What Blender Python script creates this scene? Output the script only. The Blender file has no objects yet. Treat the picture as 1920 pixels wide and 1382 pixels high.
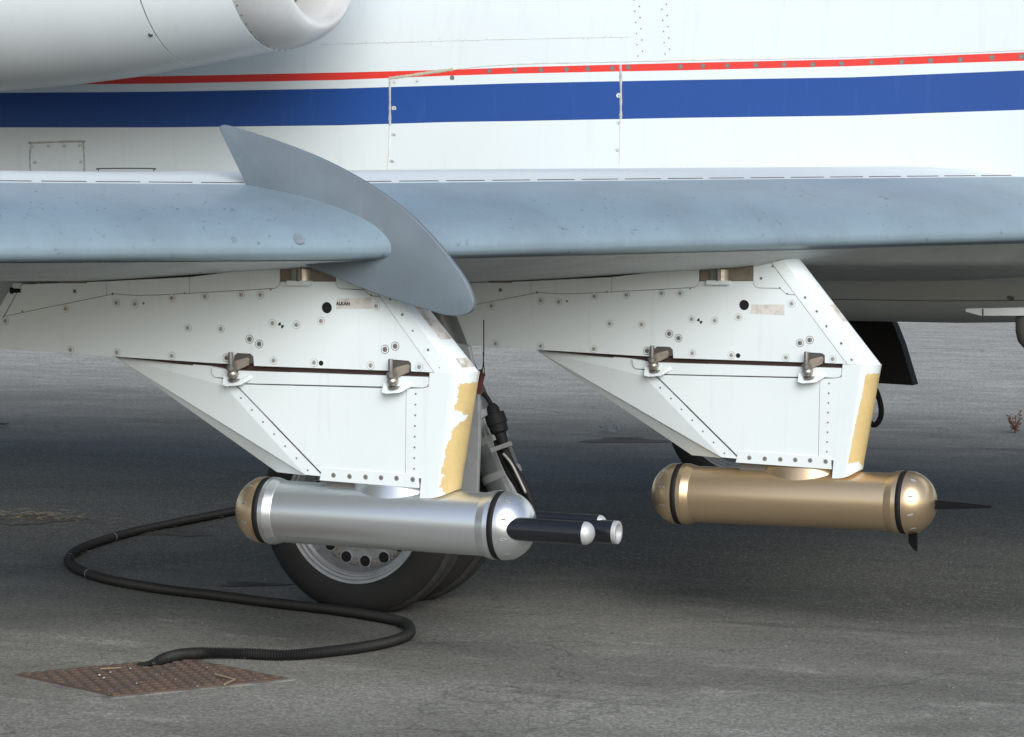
import bpy, bmesh, math, random
from mathutils import Vector, Matrix
random.seed(7)
R_ = math.radians
# ------------------------------------------------------------------ camera
FPX, THETA, HORIZON, CAM_H, DNEAR = 5700.0, R_(22.5), 310.0, 1.63, 9.6
PHI = math.atan((691 - HORIZON) / FPX)
FW = Vector((-math.sin(THETA) * math.cos(PHI), math.cos(THETA) * math.cos(PHI), -math.sin(PHI)))
RT = Vector((math.cos(THETA), math.sin(THETA), 0))
UP = RT.cross(FW)
def ray(px, py): return FW + RT * ((px - 960) / FPX) - UP * ((py - 691) / FPX)
_d = ray(897, 697) * DNEAR
CAM = Vector((-_d.x, -_d.y, CAM_H))
def at(px, py, Y):                       # point of the vertical plane Y = const seen at a photo pixel
    d = ray(px, py); return CAM + d * ((Y - CAM.y) / d.y)
def gnd(px, py, z=0.0):                  # point of the ground seen at a photo pixel
    d = ray(px, py); return CAM + d * ((z - CAM.z) / d.z)
scene = bpy.context.scene
cam_data = bpy.data.cameras.new('camera'); cam = bpy.data.objects.new('camera', cam_data)
scene.collection.objects.link(cam)
cam_data.sensor_width = 36.0; cam_data.lens = 36.0 * FPX / 1920.0
cam_data.clip_start = 0.1; cam_data.clip_end = 3000
cam.matrix_world = Matrix(((RT.x, UP.x, -FW.x, CAM.x), (RT.y, UP.y, -FW.y, CAM.y), (RT.z, UP.z, -FW.z, CAM.z), (0, 0, 0, 1)))
scene.camera = cam
# ------------------------------------------------------------------ light
SUN_EL, SUN_AZ = R_(29), R_(-56)        # azimuth of the direction TO the sun, from +X towards +Y
world = bpy.data.worlds.new('World'); scene.world = world; world.use_nodes = True
wn = world.node_tree.nodes; wl = world.node_tree.links
bg = wn['Background']; sky = wn.new('ShaderNodeTexSky'); sky.sky_type = 'NISHITA'; sky.sun_disc = False
sky.sun_elevation = SUN_EL; sky.sun_rotation = math.pi / 2 - SUN_AZ
sky.dust_density = 2.0; sky.air_density = 1.0; sky.ozone_density = 1.0
hs = wn.new('ShaderNodeHueSaturation'); hs.inputs['Saturation'].default_value = 0.85     # thin high cloud: paler than a clear sky
wl.new(sky.outputs['Color'], hs.inputs['Color']); wl.new(hs.outputs['Color'], bg.inputs['Color']); bg.inputs['Strength'].default_value = 0.12
sd = bpy.data.lights.new('sun', 'SUN'); sun = bpy.data.objects.new('sun', sd); scene.collection.objects.link(sun)
sd.energy = 2.0; sd.angle = R_(40); sd.color = (0.97, 0.99, 1.0)
to_sun = Vector((math.cos(SUN_EL) * math.cos(SUN_AZ), math.cos(SUN_EL) * math.sin(SUN_AZ), math.sin(SUN_EL)))
sun.rotation_euler = to_sun.to_track_quat('Z', 'Y').to_euler()
sun.location = (0, 0, 20)
vs = scene.view_settings; vs.view_transform = 'Standard'; vs.look = 'None'; vs.exposure = 0.36; vs.gamma = 1.0
vs.use_curve_mapping = False
# ------------------------------------------------------------------ materials
def mat(name, color, rough=0.5, metal=0.0, coat=0.0, noise=None, noise2=None, bump=None, spec=0.5, streak=None, fine=None):
    """noise = (scale, colour, low, high): blotches of a second colour. streak = the same with z-stretched noise."""
    m = bpy.data.materials.new(name); m.use_nodes = True
    nt = m.node_tree; N = nt.nodes; L = nt.links
    b = N['Principled BSDF']
    b.inputs['Roughness'].default_value = rough; b.inputs['Metallic'].default_value = metal
    b.inputs['Coat Weight'].default_value = coat; b.inputs['Coat Roughness'].default_value = 0.15
    b.inputs['Specular IOR Level'].default_value = spec
    col = N.new('ShaderNodeRGB'); col.outputs[0].default_value = (*color, 1); cur = col.outputs[0]
    geo = N.new('ShaderNodeNewGeometry'); pos = geo.outputs['Position']
    def layer(cur, spec_, scl=(1, 1, 1)):
        scale, c2, lo, hi = spec_
        mp = N.new('ShaderNodeMapping'); mp.inputs['Scale'].default_value = scl; L.new(pos, mp.inputs['Vector'])
        n = N.new('ShaderNodeTexNoise'); n.inputs['Scale'].default_value = scale; n.inputs['Detail'].default_value = 6
        n.inputs['Roughness'].default_value = 0.62
        L.new(mp.outputs[0], n.inputs['Vector'])
        r = N.new('ShaderNodeMapRange'); r.inputs[1].default_value = lo; r.inputs[2].default_value = hi
        L.new(n.outputs['Fac'], r.inputs[0])
        mx = N.new('ShaderNodeMix'); mx.data_type = 'RGBA'
        L.new(r.outputs[0], mx.inputs[0]); L.new(cur, mx.inputs[6]); mx.inputs[7].default_value = (*c2, 1)
        return mx.outputs[2]
    if noise: cur = layer(cur, noise)
    if noise2: cur = layer(cur, noise2)
    if streak: cur = layer(cur, streak, (6, 6, 0.35))
    if fine: cur = layer(cur, fine)
    L.new(cur, b.inputs['Base Color'])
    if bump:
        n = N.new('ShaderNodeTexNoise'); n.inputs['Scale'].default_value = bump[0]; n.inputs['Detail'].default_value = 4
        L.new(pos, n.inputs['Vector'])
        bp = N.new('ShaderNodeBump'); bp.inputs['Strength'].default_value = bump[1]; bp.inputs['Distance'].default_value = bump[2]
        L.new(n.outputs['Fac'], bp.inputs['Height']); L.new(bp.outputs[0], b.inputs['Normal'])
    return m
WHITE = (0.80, 0.815, 0.82)
M = {}
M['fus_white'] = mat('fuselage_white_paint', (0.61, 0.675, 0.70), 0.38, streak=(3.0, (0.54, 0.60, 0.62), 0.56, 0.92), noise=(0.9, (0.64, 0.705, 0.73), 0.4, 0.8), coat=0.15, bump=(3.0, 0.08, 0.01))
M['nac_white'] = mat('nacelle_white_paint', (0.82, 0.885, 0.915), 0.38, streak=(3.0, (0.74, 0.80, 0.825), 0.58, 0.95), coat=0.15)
M['red'] = mat('red_stripe_paint', (0.66, 0.035, 0.025), 0.4, noise=(30, (0.6, 0.09, 0.06), 0.6, 0.8), coat=0.15)
M['blue'] = mat('blue_stripe_paint', (0.007, 0.055, 0.25), 0.42, streak=(5.0, (0.03, 0.105, 0.33), 0.6, 0.95), coat=0.1)
M['pyl_white'] = mat('pylon_white_paint', (0.69, 0.765, 0.795), 0.42, streak=(5.0, (0.58, 0.64, 0.655), 0.58, 0.9), noise=(2.2, (0.65, 0.72, 0.75), 0.45, 0.8), fine=(60, (0.5, 0.5, 0.49), 0.72, 0.82), coat=0.1)
M['sealant'] = mat('dark_joint_sealant', (0.075, 0.070, 0.066), 0.8)
M['brown_gap'] = mat('dark_brown_spacer', (0.045, 0.022, 0.02), 0.7)
M['yellow'] = mat('yellow_erosion_strip', (0.60, 0.46, 0.21), 0.45, noise=(14, (0.52, 0.39, 0.18), 0.45, 0.7), fine=(60, (0.42, 0.33, 0.18), 0.66, 0.78))
M['olive'] = mat('olive_brown_primer', (0.20, 0.175, 0.14), 0.6, noise=(25, (0.13, 0.115, 0.1), 0.45, 0.7))
M['lead_grey'] = mat('grey_leading_edge', (0.235, 0.32, 0.385), 0.40, metal=0.2, noise=(3.5, (0.195, 0.26, 0.31), 0.40, 0.72), noise2=(30, (0.11, 0.14, 0.16), 0.63, 0.74), streak=(9.0, (0.30, 0.365, 0.41), 0.6, 0.9), fine=(150, (0.16, 0.19, 0.21), 0.66, 0.8))
M['fence_grey'] = mat('grey_fence_paint', (0.145, 0.185, 0.22), 0.45, metal=0.1, noise=(6, (0.125, 0.158, 0.185), 0.38, 0.68), streak=(7, (0.21, 0.25, 0.28), 0.6, 0.9), noise2=(38, (0.40, 0.44, 0.46), 0.70, 0.76))
M['under'] = mat('dirty_wing_underside', (0.53, 0.575, 0.585), 0.5, noise=(6, (0.43, 0.465, 0.475), 0.4, 0.75), noise2=(55, (0.25, 0.25, 0.24), 0.66, 0.75))
M['belly'] = mat('grey_belly_paint', (0.58, 0.635, 0.65), 0.4, noise=(2, (0.52, 0.53, 0.52), 0.4, 0.8))
M['bare'] = mat('bare_metal', (0.46, 0.44, 0.40), 0.36, metal=0.85, noise=(80, (0.3, 0.28, 0.25), 0.5, 0.7))
M['dark_metal'] = mat('dark_metal', (0.20, 0.195, 0.185), 0.5, metal=0.6)
M['steel_dull'] = mat('dull_fastener_metal', (0.27, 0.26, 0.25), 0.5, metal=0.6)
M['silver'] = mat('silver_metallic_paint', (0.80, 0.84, 0.87), 0.32, metal=0.9, coat=0.25, fine=(700, (0.70, 0.73, 0.76), 0.45, 0.7))
M['satin'] = mat('satin_silver', (0.55, 0.57, 0.58), 0.5, metal=0.5)
M['gold'] = mat('gold_metallic_paint', (0.72, 0.55, 0.36), 0.33, metal=0.88, coat=0.3, fine=(700, (0.60, 0.45, 0.28), 0.45, 0.7))
M['black_gloss'] = mat('black_gloss_paint', (0.010, 0.012, 0.016), 0.25, coat=0.3)
M['matte_black'] = mat('matte_black_paint', (0.004, 0.004, 0.005), 0.6, spec=0.12)
M['black'] = mat('black_rubber', (0.009, 0.009, 0.010), 0.7, spec=0.3)
M['tyre'] = mat('black_tyre_rubber', (0.012, 0.012, 0.013), 0.72, noise=(18, (0.022, 0.022, 0.022), 0.5, 0.8), bump=(90, 0.2, 0.002))
M['tread'] = mat('grey_tread', (0.028, 0.028, 0.029), 0.8, noise=(40, (0.05, 0.05, 0.05), 0.45, 0.7))  # tread ribs, a lighter grey than the rest of the tyre
M['strut'] = mat('dull_strut_metal', (0.17, 0.18, 0.19), 0.4, metal=0.45, noise=(12, (0.11, 0.115, 0.12), 0.45, 0.75))
M['rim'] = mat('grey_wheel_metal', (0.36, 0.38, 0.40), 0.42, metal=0.55, noise=(20, (0.25, 0.26, 0.27), 0.5, 0.75))
M['lip'] = mat('bare_grey_intake_lip', (0.68, 0.69, 0.69), 0.42, metal=0.25, noise=(4, (0.56, 0.56, 0.55), 0.4, 0.75))
M['duct'] = mat('intake_duct', (0.22, 0.23, 0.235), 0.5, metal=0.2, noise=(3, (0.2, 0.175, 0.15), 0.4, 0.7))
M['gear_grey'] = mat('grey_gear_paint', (0.27, 0.28, 0.29), 0.45, metal=0.2, noise=(10, (0.2, 0.21, 0.22), 0.45, 0.75))
M['hose'] = mat('black_corrugated_hose', (0.011, 0.0115, 0.012), 0.6, spec=0.3, noise=(12, (0.035, 0.032, 0.027), 0.58, 0.85))
M['rust'] = mat('rusty_steel_plate', (0.085, 0.058, 0.045), 0.8, noise=(6, (0.12, 0.075, 0.053), 0.4, 0.7), noise2=(40, (0.06, 0.045, 0.038), 0.5, 0.72), bump=(120, 0.4, 0.002))
M['straw'] = mat('dry_straw', (0.20, 0.165, 0.11), 0.9)
M['dirt'] = mat('dark_soil', (0.05, 0.046, 0.038), 0.95, bump=(80, 0.6, 0.01))
M['leaf'] = mat('reddish_leaf', (0.13, 0.05, 0.03), 0.7)
M['stone'] = mat('pale_chip', (0.50, 0.49, 0.46), 0.8)
M['redtag'] = mat('dark_red_ribbon', (0.07, 0.012, 0.012), 0.8)
M['wood'] = mat('pale_wood', (0.26, 0.20, 0.13), 0.8)
M['sticker'] = mat('worn_sticker', (0.60, 0.60, 0.58), 0.5, noise=(40, (0.45, 0.45, 0.44), 0.45, 0.65))
M['ink'] = mat('black_ink', (0.012, 0.012, 0.014), 0.6)
M['concrete'] = mat('pale_cement_rim', (0.20, 0.20, 0.19), 0.9, noise=(9, (0.10, 0.10, 0.096), 0.4, 0.6), fine=(90, (0.34, 0.34, 0.33), 0.55, 0.75), bump=(90, 0.5, 0.004))

def asphalt():
    m = bpy.data.materials.new('weathered_asphalt'); m.use_nodes = True
    nt = m.node_tree; N = nt.nodes; L = nt.links; b = N['Principled BSDF']
    pos = N.new('ShaderNodeNewGeometry').outputs['Position']
    def noise(scale, detail=6, rough=0.6, scl=(1, 1, 1), rot=0.0):
        mp = N.new('ShaderNodeMapping'); mp.inputs['Scale'].default_value = scl; mp.inputs['Rotation'].default_value = (0, 0, rot)
        L.new(pos, mp.inputs['Vector'])
        n = N.new('ShaderNodeTexNoise'); n.inputs['Scale'].default_value = scale; n.inputs['Detail'].default_value = detail
        n.inputs['Roughness'].default_value = rough; L.new(mp.outputs[0], n.inputs['Vector']); return n.outputs['Fac']
    def rng(v, a, b_, c=0.0, d=1.0):
        r = N.new('ShaderNodeMapRange'); r.inputs[1].default_value = a; r.inputs[2].default_value = b_
        r.inputs[3].default_value = c; r.inputs[4].default_value = d; L.new(v, r.inputs[0]); return r.outputs[0]
    def mix(f, a, bcol):
        x = N.new('ShaderNodeMix'); x.data_type = 'RGBA'; L.new(f, x.inputs[0])
        if isinstance(a, tuple): x.inputs[6].default_value = (*a, 1)
        else: L.new(a, x.inputs[6])
        if isinstance(bcol, tuple): x.inputs[7].default_value = (*bcol, 1)
        else: L.new(bcol, x.inputs[7])
        return x.outputs[2]
    big = noise(0.55, 5, 0.55, (0.6, 1.6, 1), -0.35)
    med = noise(2.6, 7, 0.65, (0.7, 1.5, 1), -0.35)
    c = mix(rng(big, 0.35, 0.68), (0.165, 0.161, 0.138), (0.37, 0.363, 0.32))
    c = mix(rng(med, 0.55, 0.78), c, (0.48, 0.472, 0.42))
    c = mix(rng(noise(1.3, 5, 0.6, (0.5, 1.8, 1), -0.3), 0.58, 0.72), c, (0.105, 0.103, 0.089))
    c = mix(rng(noise(0.9, 4, 0.6), 0.60, 0.78, 0, 0.6), c, (0.074, 0.078, 0.050))         # moss tint
    sx = N.new('ShaderNodeSeparateXYZ'); L.new(pos, sx.inputs[0])
    wob = N.new('ShaderNodeMath'); wob.operation = 'MULTIPLY_ADD'; L.new(noise(0.35, 4), wob.inputs[0]); wob.inputs[1].default_value = 9.0; L.new(sx.outputs['Y'], wob.inputs[2])
    far = rng(wob.outputs[0], 12.0, 18.0, 0.0, 0.92)                                       # open sunlit ground beyond the aircraft, its brightness put into the colour
    c = mix(far, c, mix(rng(med, 0.42, 0.62), (0.52, 0.51, 0.455), (0.68, 0.667, 0.60)))
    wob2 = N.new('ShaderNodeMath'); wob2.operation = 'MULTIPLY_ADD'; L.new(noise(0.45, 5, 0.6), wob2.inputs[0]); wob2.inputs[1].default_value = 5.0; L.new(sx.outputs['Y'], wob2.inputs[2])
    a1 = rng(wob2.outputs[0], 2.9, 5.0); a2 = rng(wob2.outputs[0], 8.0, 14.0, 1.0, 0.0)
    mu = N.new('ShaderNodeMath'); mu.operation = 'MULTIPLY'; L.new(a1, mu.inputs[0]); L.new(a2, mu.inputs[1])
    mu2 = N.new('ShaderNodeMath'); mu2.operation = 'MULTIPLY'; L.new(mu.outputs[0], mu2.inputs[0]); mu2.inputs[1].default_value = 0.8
    c = mix(mu2.outputs[0], c, mix(rng(noise(1.1, 5, 0.6), 0.40, 0.62), (0.024, 0.025, 0.022), (0.032, 0.035, 0.021)))  # some moss, but mainly the shade under the aircraft painted into the colour
    v = N.new('ShaderNodeTexVoronoi'); v.inputs['Scale'].default_value = 110; L.new(pos, v.inputs['Vector'])
    wn_ = N.new('ShaderNodeTexWhiteNoise'); wn_.noise_dimensions = '3D'; L.new(v.outputs['Position'], wn_.inputs['Vector'])
    c = mix(rng(wn_.outputs['Value'], 0.0, 1.0, 0.0, 0.72), c, (0.032, 0.032, 0.031))
    c = mix(rng(wn_.outputs['Value'], 0.80, 0.99, 0.0, 0.3), c, (0.42, 0.415, 0.385))
    v2 = N.new('ShaderNodeTexVoronoi'); v2.inputs['Scale'].default_value = 260; L.new(pos, v2.inputs['Vector'])
    w2 = N.new('ShaderNodeTexWhiteNoise'); w2.noise_dimensions = '3D'; L.new(v2.outputs['Position'], w2.inputs['Vector'])
    c = mix(rng(w2.outputs['Value'], 0.5, 1.0, 0.0, 0.28), c, (0.32, 0.32, 0.305))
    vc = N.new('ShaderNodeTexVoronoi'); vc.feature = 'DISTANCE_TO_EDGE'; vc.inputs['Scale'].default_value = 0.45
    mpw = N.new('ShaderNodeVectorMath'); mpw.operation = 'ADD'; L.new(pos, mpw.inputs[0])
    nw = N.new('ShaderNodeTexNoise'); nw.inputs['Scale'].default_value = 1.8; nw.inputs['Detail'].default_value = 5; L.new(pos, nw.inputs['Vector'])
    sc = N.new('ShaderNodeVectorMath'); sc.operation = 'SCALE'; sc.inputs['Scale'].default_value = 0.9; L.new(nw.outputs['Color'], sc.inputs[0])
    L.new(sc.outputs[0], mpw.inputs[1]); L.new(mpw.outputs[0], vc.inputs['Vector'])
    c = mix(rng(vc.outputs['Distance'], 0.0, 0.005, 0.4, 0.0), c, (0.045, 0.043, 0.038))   # cracks
    L.new(c, b.inputs['Base Color']); b.inputs['Roughness'].default_value = 0.95; b.inputs['Specular IOR Level'].default_value = 0.12
    bp = N.new('ShaderNodeBump'); bp.inputs['Strength'].default_value = 0.7; bp.inputs['Distance'].default_value = 0.006
    L.new(wn_.outputs['Value'], bp.inputs['Height']); L.new(bp.outputs[0], b.inputs['Normal'])
    return m
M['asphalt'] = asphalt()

# ------------------------------------------------------------------ helpers
col = scene.collection
def link(o, parent=None):
    col.objects.link(o)
    if parent is not None: o.parent = parent
    return o
def empty(name, loc, label, cat, group=None):
    o = bpy.data.objects.new(name, None); o.empty_display_size = 0.1; o.location = loc
    o['label'] = label; o['category'] = cat
    if group: o['group'] = group
    return link(o)
def obj(name, verts, faces, mats, parent=None, smooth=False, off=None, fm=None, angle=None, bevel=0.0, bseg=2):
    """one mesh object; off = world position of the parent, taken off the vertices."""
    off = off if off is not None else (parent_origin(parent) if parent is not None else Vector((0, 0, 0)))
    me = bpy.data.meshes.new(name)
    me.from_pydata([tuple(Vector(v) - off) for v in verts], [], faces)
    if not isinstance(mats, (list, tuple)): mats = [mats]
    for m in mats: me.materials.append(M[m])
    if fm: me.polygons.foreach_set('material_index', fm)
    bm = bmesh.new(); bm.from_mesh(me)
    bmesh.ops.recalc_face_normals(bm, faces=bm.faces)
    if bevel > 0:
        ed = [e for e in bm.edges if len(e.link_faces) == 2 and e.calc_face_angle(0) > 0.6]
        bmesh.ops.bevel(bm, geom=ed, offset=bevel, segments=bseg, profile=0.5, affect='EDGES', clamp_overlap=True)
    bm.to_mesh(me); bm.free()
    if smooth:
        me.polygons.foreach_set('use_smooth', [True] * len(me.polygons))
        if angle: me.set_sharp_from_angle(angle=R_(angle))
    me.update()
    return link(bpy.data.objects.new(name, me), parent)
ORIG = {}
def parent_origin(p):
    o = Vector((0, 0, 0))
    while p is not None:
        o += p.location; p = p.parent
    return o
def struct(o): o['kind'] = 'structure'; return o
def stuff(o): o['kind'] = 'stuff'; return o
def box_vf(cx, cy, cz, sx, sy, sz, rot=None):
    v = []
    for x in (-1, 1):
        for y in (-1, 1):
            for z in (-1, 1):
                p = Vector((x * sx / 2, y * sy / 2, z * sz / 2))
                if rot is not None: p = rot @ p
                v.append(p + Vector((cx, cy, cz)))
    f = [(0, 1, 3, 2), (4, 6, 7, 5), (0, 4, 5, 1), (2, 3, 7, 6), (0, 2, 6, 4), (1, 5, 7, 3)]
    return v, f
def lathe_vf(profile, origin, axis, seg=32, close=False):
    """profile = [(distance along axis, radius)]"""
    a = Vector(axis).normalized(); t = Vector((0, 0, 1)) if abs(a.z) < 0.9 else Vector((1, 0, 0))
    u = a.cross(t).normalized(); w = a.cross(u); o = Vector(origin)
    v, f = [], []
    n = len(profile)
    for d, r in profile:
        for k in range(seg):
            an = 2 * math.pi * k / seg
            v.append(o + a * d + (u * math.cos(an) + w * math.sin(an)) * max(r, 1e-5))
    for i in range(n - 1):
        for k in range(seg):
            k2 = (k + 1) % seg
            f.append((i * seg + k, i * seg + k2, (i + 1) * seg + k2, (i + 1) * seg + k))
    if close:
        f.append(tuple(range(seg))); f.append(tuple((n - 1) * seg + k for k in range(seg)))
    return v, f
def catmull(pts, n):
    pts = [Vector(p) for p in pts]; P = [pts[0] * 2 - pts[1]] + pts + [pts[-1] * 2 - pts[-2]]
    out = []
    for i in range(1, len(P) - 2):
        for k in range(n):
            t = k / n; a, b, c, d = P[i - 1], P[i], P[i + 1], P[i + 2]
            out.append(0.5 * ((2 * b) + (c - a) * t + (2 * a - 5 * b + 4 * c - d) * t * t + (3 * b - a - 3 * c + d) * t ** 3))
    out.append(pts[-1]); return out
def resample(path, step):
    out = [path[0]]; acc = 0.0
    for a, b in zip(path, path[1:]):
        L = (b - a).length
        while acc + L >= step:
            a = a + (b - a) * ((step - acc) / L); out.append(a.copy()); L = (b - a).length; acc = 0.0
        acc += L
    out.append(path[-1]); return out
def tube_vf(path, rad, seg=10, cap=True):
    v, f = [], []; n = len(path); prev = None
    for i, p in enumerate(path):
        t = (path[min(i + 1, n - 1)] - path[max(i - 1, 0)]).normalized()
        if prev is None:
            u = t.cross(Vector((0, 0, 1)));  u = u if u.length > 0.1 else t.cross(Vector((1, 0, 0)))
        else: u = prev - t * prev.dot(t)
        u.normalize(); prev = u; w = t.cross(u)
        r = rad(i) if callable(rad) else rad
        for k in range(seg):
            an = 2 * math.pi * k / seg; v.append(p + (u * math.cos(an) + w * math.sin(an)) * r)
    for i in range(n - 1):
        for k in range(seg):
            k2 = (k + 1) % seg; f.append((i * seg + k, i * seg + k2, (i + 1) * seg + k2, (i + 1) * seg + k))
    if cap: f.append(tuple(range(seg))); f.append(tuple((n - 1) * seg + k for k in range(seg)))
    return v, f
def merge(parts):
    V, F = [], []
    for v, f in parts:
        b = len(V); V += list(v); F += [tuple(i + b for i in q) for q in f]
    return V, F
def lerp_table(tab, x):
    if x <= tab[0][0]: (x0, y0), (x1, y1) = tab[0], tab[1]
    elif x >= tab[-1][0]: (x0, y0), (x1, y1) = tab[-2], tab[-1]
    else:
        for (x0, y0), (x1, y1) in zip(tab, tab[1:]):
            if x0 <= x <= x1: break
    return y0 + (y1 - y0) * (x - x0) / (x1 - x0)

# ------------------------------------------------------------------ ground
gv = []; gf = []
S = 900
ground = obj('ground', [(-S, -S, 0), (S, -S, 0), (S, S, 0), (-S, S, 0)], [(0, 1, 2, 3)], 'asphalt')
struct(ground)

# ------------------------------------------------------------------ aircraft: fuselage, wing, engine, gear
FY, FZ, FR = 3.80, 2.04, 1.03           # fuselage axis and radius
plane = empty('jet_aircraft', (0.0, FY, 0.0), 'white business jet with red and blue stripes parked on the apron', 'aircraft')
def flare(a):                           # wing root fairing: the side runs straight down and outwards below the stripes
    d = math.degrees(a)
    if d > 5 or d < -60: return 1.0
    k = lambda q: (1 + 0.05 * (5 - q) / 35) / math.cos(math.radians(q)) * math.cos(math.radians(5)) 
    if d > -30: return k(d)
    return 1 + (k(-30) - 1) * ((d + 60) / 30) ** 2
def hit(px, py, r=FR):
    X, a = hit0(px, py, r)
    for _ in range(12): X, a = hit0(px, py, r * flare(a))
    return X, a
def hit0(px, py, r=FR):                  # point of the fuselage side seen at a photo pixel -> (X, angle)
    d = ray(px, py); oy, oz = CAM.y - FY, CAM.z - FZ
    a = d.y ** 2 + d.z ** 2; b = 2 * (oy * d.y + oz * d.z); c = oy ** 2 + oz ** 2 - r * r
    t = (-b - math.sqrt(max(b * b - 4 * a * c, 0))) / (2 * a)
    p = CAM + d * t
    return p.x, math.atan2(p.z - FZ, -(p.y - FY))
def fus(X, ang, r=FR):
    if -math.pi / 2 < ang < math.pi / 2: r = r * flare(ang)
    return Vector((X, FY - r * math.cos(ang), FZ + r * math.sin(ang)))
red_top = [(300, 143), (640, 136), (840, 131), (973, 126), (1160, 121), (1280, 118), (1600, 111), (1920, 98)]
red_bot = [(167, 158), (300, 157), (640, 150), (840, 142), (973, 138), (1160, 134), (1280, 132), (1600, 124), (1920, 114)]
blu_top = [(0, 174), (300, 172), (640, 166), (840, 160), (973, 156), (1280, 150), (1600, 145), (1920, 132)]
blu_bot = [(0, 239), (300, 239), (640, 235), (840, 229), (973, 227), (1280, 221), (1600, 217), (1920, 206)]
tabs = [[hit(*p) for p in t] for t in (red_top, red_bot, blu_top, blu_bot)]
for t in tabs:                          # run level beyond the frame
    t.insert(0, (t[0][0] - 3, t[0][1])); t.append((t[-1][0] + 4, t[-1][1] + 0.06))
xs = [-9, -8, -7, -6, -5.5] + [-5 + 0.1 * i for i in range(91)] + [4.6, 5.4, 6.2]
fv, ff, fmi = [], [], []
def frad(X): return FR if X > -3.4 else max(0.25, FR - 0.012 * (X + 3.4) ** 2)
rows = None
for X in xs:
    e = [lerp_table(t, X) for t in tabs]
    r = frad(X)
    angs = [math.pi / 2 + (e[0] - math.pi / 2) * i / 12 for i in range(12)]
    marks = [0] * 12
    angs += [e[0], e[1], e[2], e[3]]; marks += [1, 0, 2, 0]
    angs += [e[3] + (-math.pi / 2 - e[3]) * i / 16 for i in range(1, 17)]; marks += [0] * 16
    angs += [-math.pi / 2 - math.pi * i / 16 for i in range(1, 16)]; marks += [0] * 15
    for a in angs: fv.append(fus(X, a, r))
    rows = len(angs)
for i in range(len(xs) - 1):
    for k in range(rows):
        k2 = (k + 1) % rows
        ff.append((i * rows + k, i * rows + k2, (i + 1) * rows + k2, (i + 1) * rows + k)); fmi.append(marks[k])
ff.append(tuple(range(rows))); fmi.append(0)
ff.append(tuple((len(xs) - 1) * rows + k for k in range(rows))); fmi.append(0)
fuselage = obj('fuselage', fv, ff, ['fus_white', 'red', 'blue'], plane, smooth=True, fm=fmi, angle=40)
fuselage['label'] = 'white fuselage side with a red and a blue stripe'
def strip_on_fus(name, pix, width, m, parent, lift=0.0015, n=10, jitter=0.0):
    """bead of sealant following traced pixels on the fuselage skin"""
    pts = catmull([Vector((hit(*p)[0], hit(*p)[1], 0)) for p in pix], n)
    v, f = [], []
    for i, p in enumerate(pts):
        t = pts[min(i + 1, len(pts) - 1)] - pts[max(i - 1, 0)]
        dx, da = t.x, t.y * FR; L = math.hypot(dx, da); nx, na = -da / L, dx / L
        w = width * (1 + random.uniform(-jitter, jitter)) / 2
        for s, l in ((-1, 0.0), (-0.7, lift), (0.7, lift), (1, 0.0)):
            v.append(fus(p.x + nx * w * s, p.y + na * w * s / FR, FR + l + 0.0003))
    for i in range(len(pts) - 1):
        for k in range(3): f.append((i * 4 + k, i * 4 + k + 1, i * 4 + k + 5, i * 4 + k + 4))
    return obj(name, v, f, m, parent, smooth=True)
M['bead'] = mat('grey_sealant_bead', (0.40, 0.41, 0.41), 0.8, noise=(30, (0.28, 0.29, 0.27), 0.45, 0.7))
M['bead_white'] = mat('white_sealant_bead', (0.62, 0.64, 0.63), 0.7, noise=(30, (0.5, 0.52, 0.5), 0.45, 0.7))
M['bead_olive'] = mat('olive_sealant', (0.42, 0.41, 0.29), 0.8, noise=(20, (0.38, 0.38, 0.38), 0.45, 0.6))
strip_on_fus('sealant_bead', [(731, 148), (731, 190), (731, 235)], 0.011, 'bead', fuselage, jitter=0.25)
strip_on_fus('sealant_bead', [(731, 236), (730, 270), (728, 318)], 0.008, 'bead_white', fuselage, jitter=0.25)
strip_on_fus('sealant_bead', [(730, 147), (760, 143), (800, 137), (850, 130)], 0.012, 'bead_olive', fuselage, jitter=0.3)
strip_on_fus('sealant_bead', [(850, 130), (920, 123), (1000, 119), (1160, 116), (1280, 113), (1600, 107), (1920, 94)], 0.005, 'bead_white', fuselage, jitter=0.4)
strip_on_fus('sealant_bead', [(1163, 121), (1164, 150), (1164, 222)], 0.011, 'bead', fuselage, jitter=0.25)
strip_on_fus('sealant_bead', [(1164, 222), (1163, 260), (1162, 308)], 0.006, 'bead_white', fuselage, jitter=0.25)
strip_on_fus('skin_seam', [(600, 83), (760, 79), (900, 75), (1185, 69)], 0.0022, 'bead_white', fuselage, lift=0.0006, jitter=0.8)
# access hatches of the rear fuselage
hatch = strip_on_fus('access_hatch', [(58, 330), (56, 300), (58, 270), (62, 268), (152, 265), (156, 269), (158, 300), (158, 330)], 0.008, 'bead', fuselage, jitter=0.4)
strip_on_fus('access_hatch', [(185, 330), (185, 319), (189, 316), (284, 316), (288, 319), (288, 330)], 0.004, 'sealant', fuselage, lift=0.0006)
def disc_mesh(name, prof, mats, fmf, seg=12):
    v, f = lathe_vf(prof, (0, 0, 0), (0, -1, 0), seg)
    f.append(tuple((len(prof) - 1) * seg + k for k in range(seg)))
    me = bpy.data.meshes.new(name); me.from_pydata([tuple(p) for p in v], [], f)
    for m in mats: me.materials.append(M[m])
    mi = []
    for i in range(len(prof) - 1): mi += [fmf[i]] * seg
    mi.append(fmf[-1]); me.polygons.foreach_set('material_index', mi)
    bm = bmesh.new(); bm.from_mesh(me); bmesh.ops.recalc_face_normals(bm, faces=bm.faces); bm.to_mesh(me); bm.free()
    return me
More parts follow.
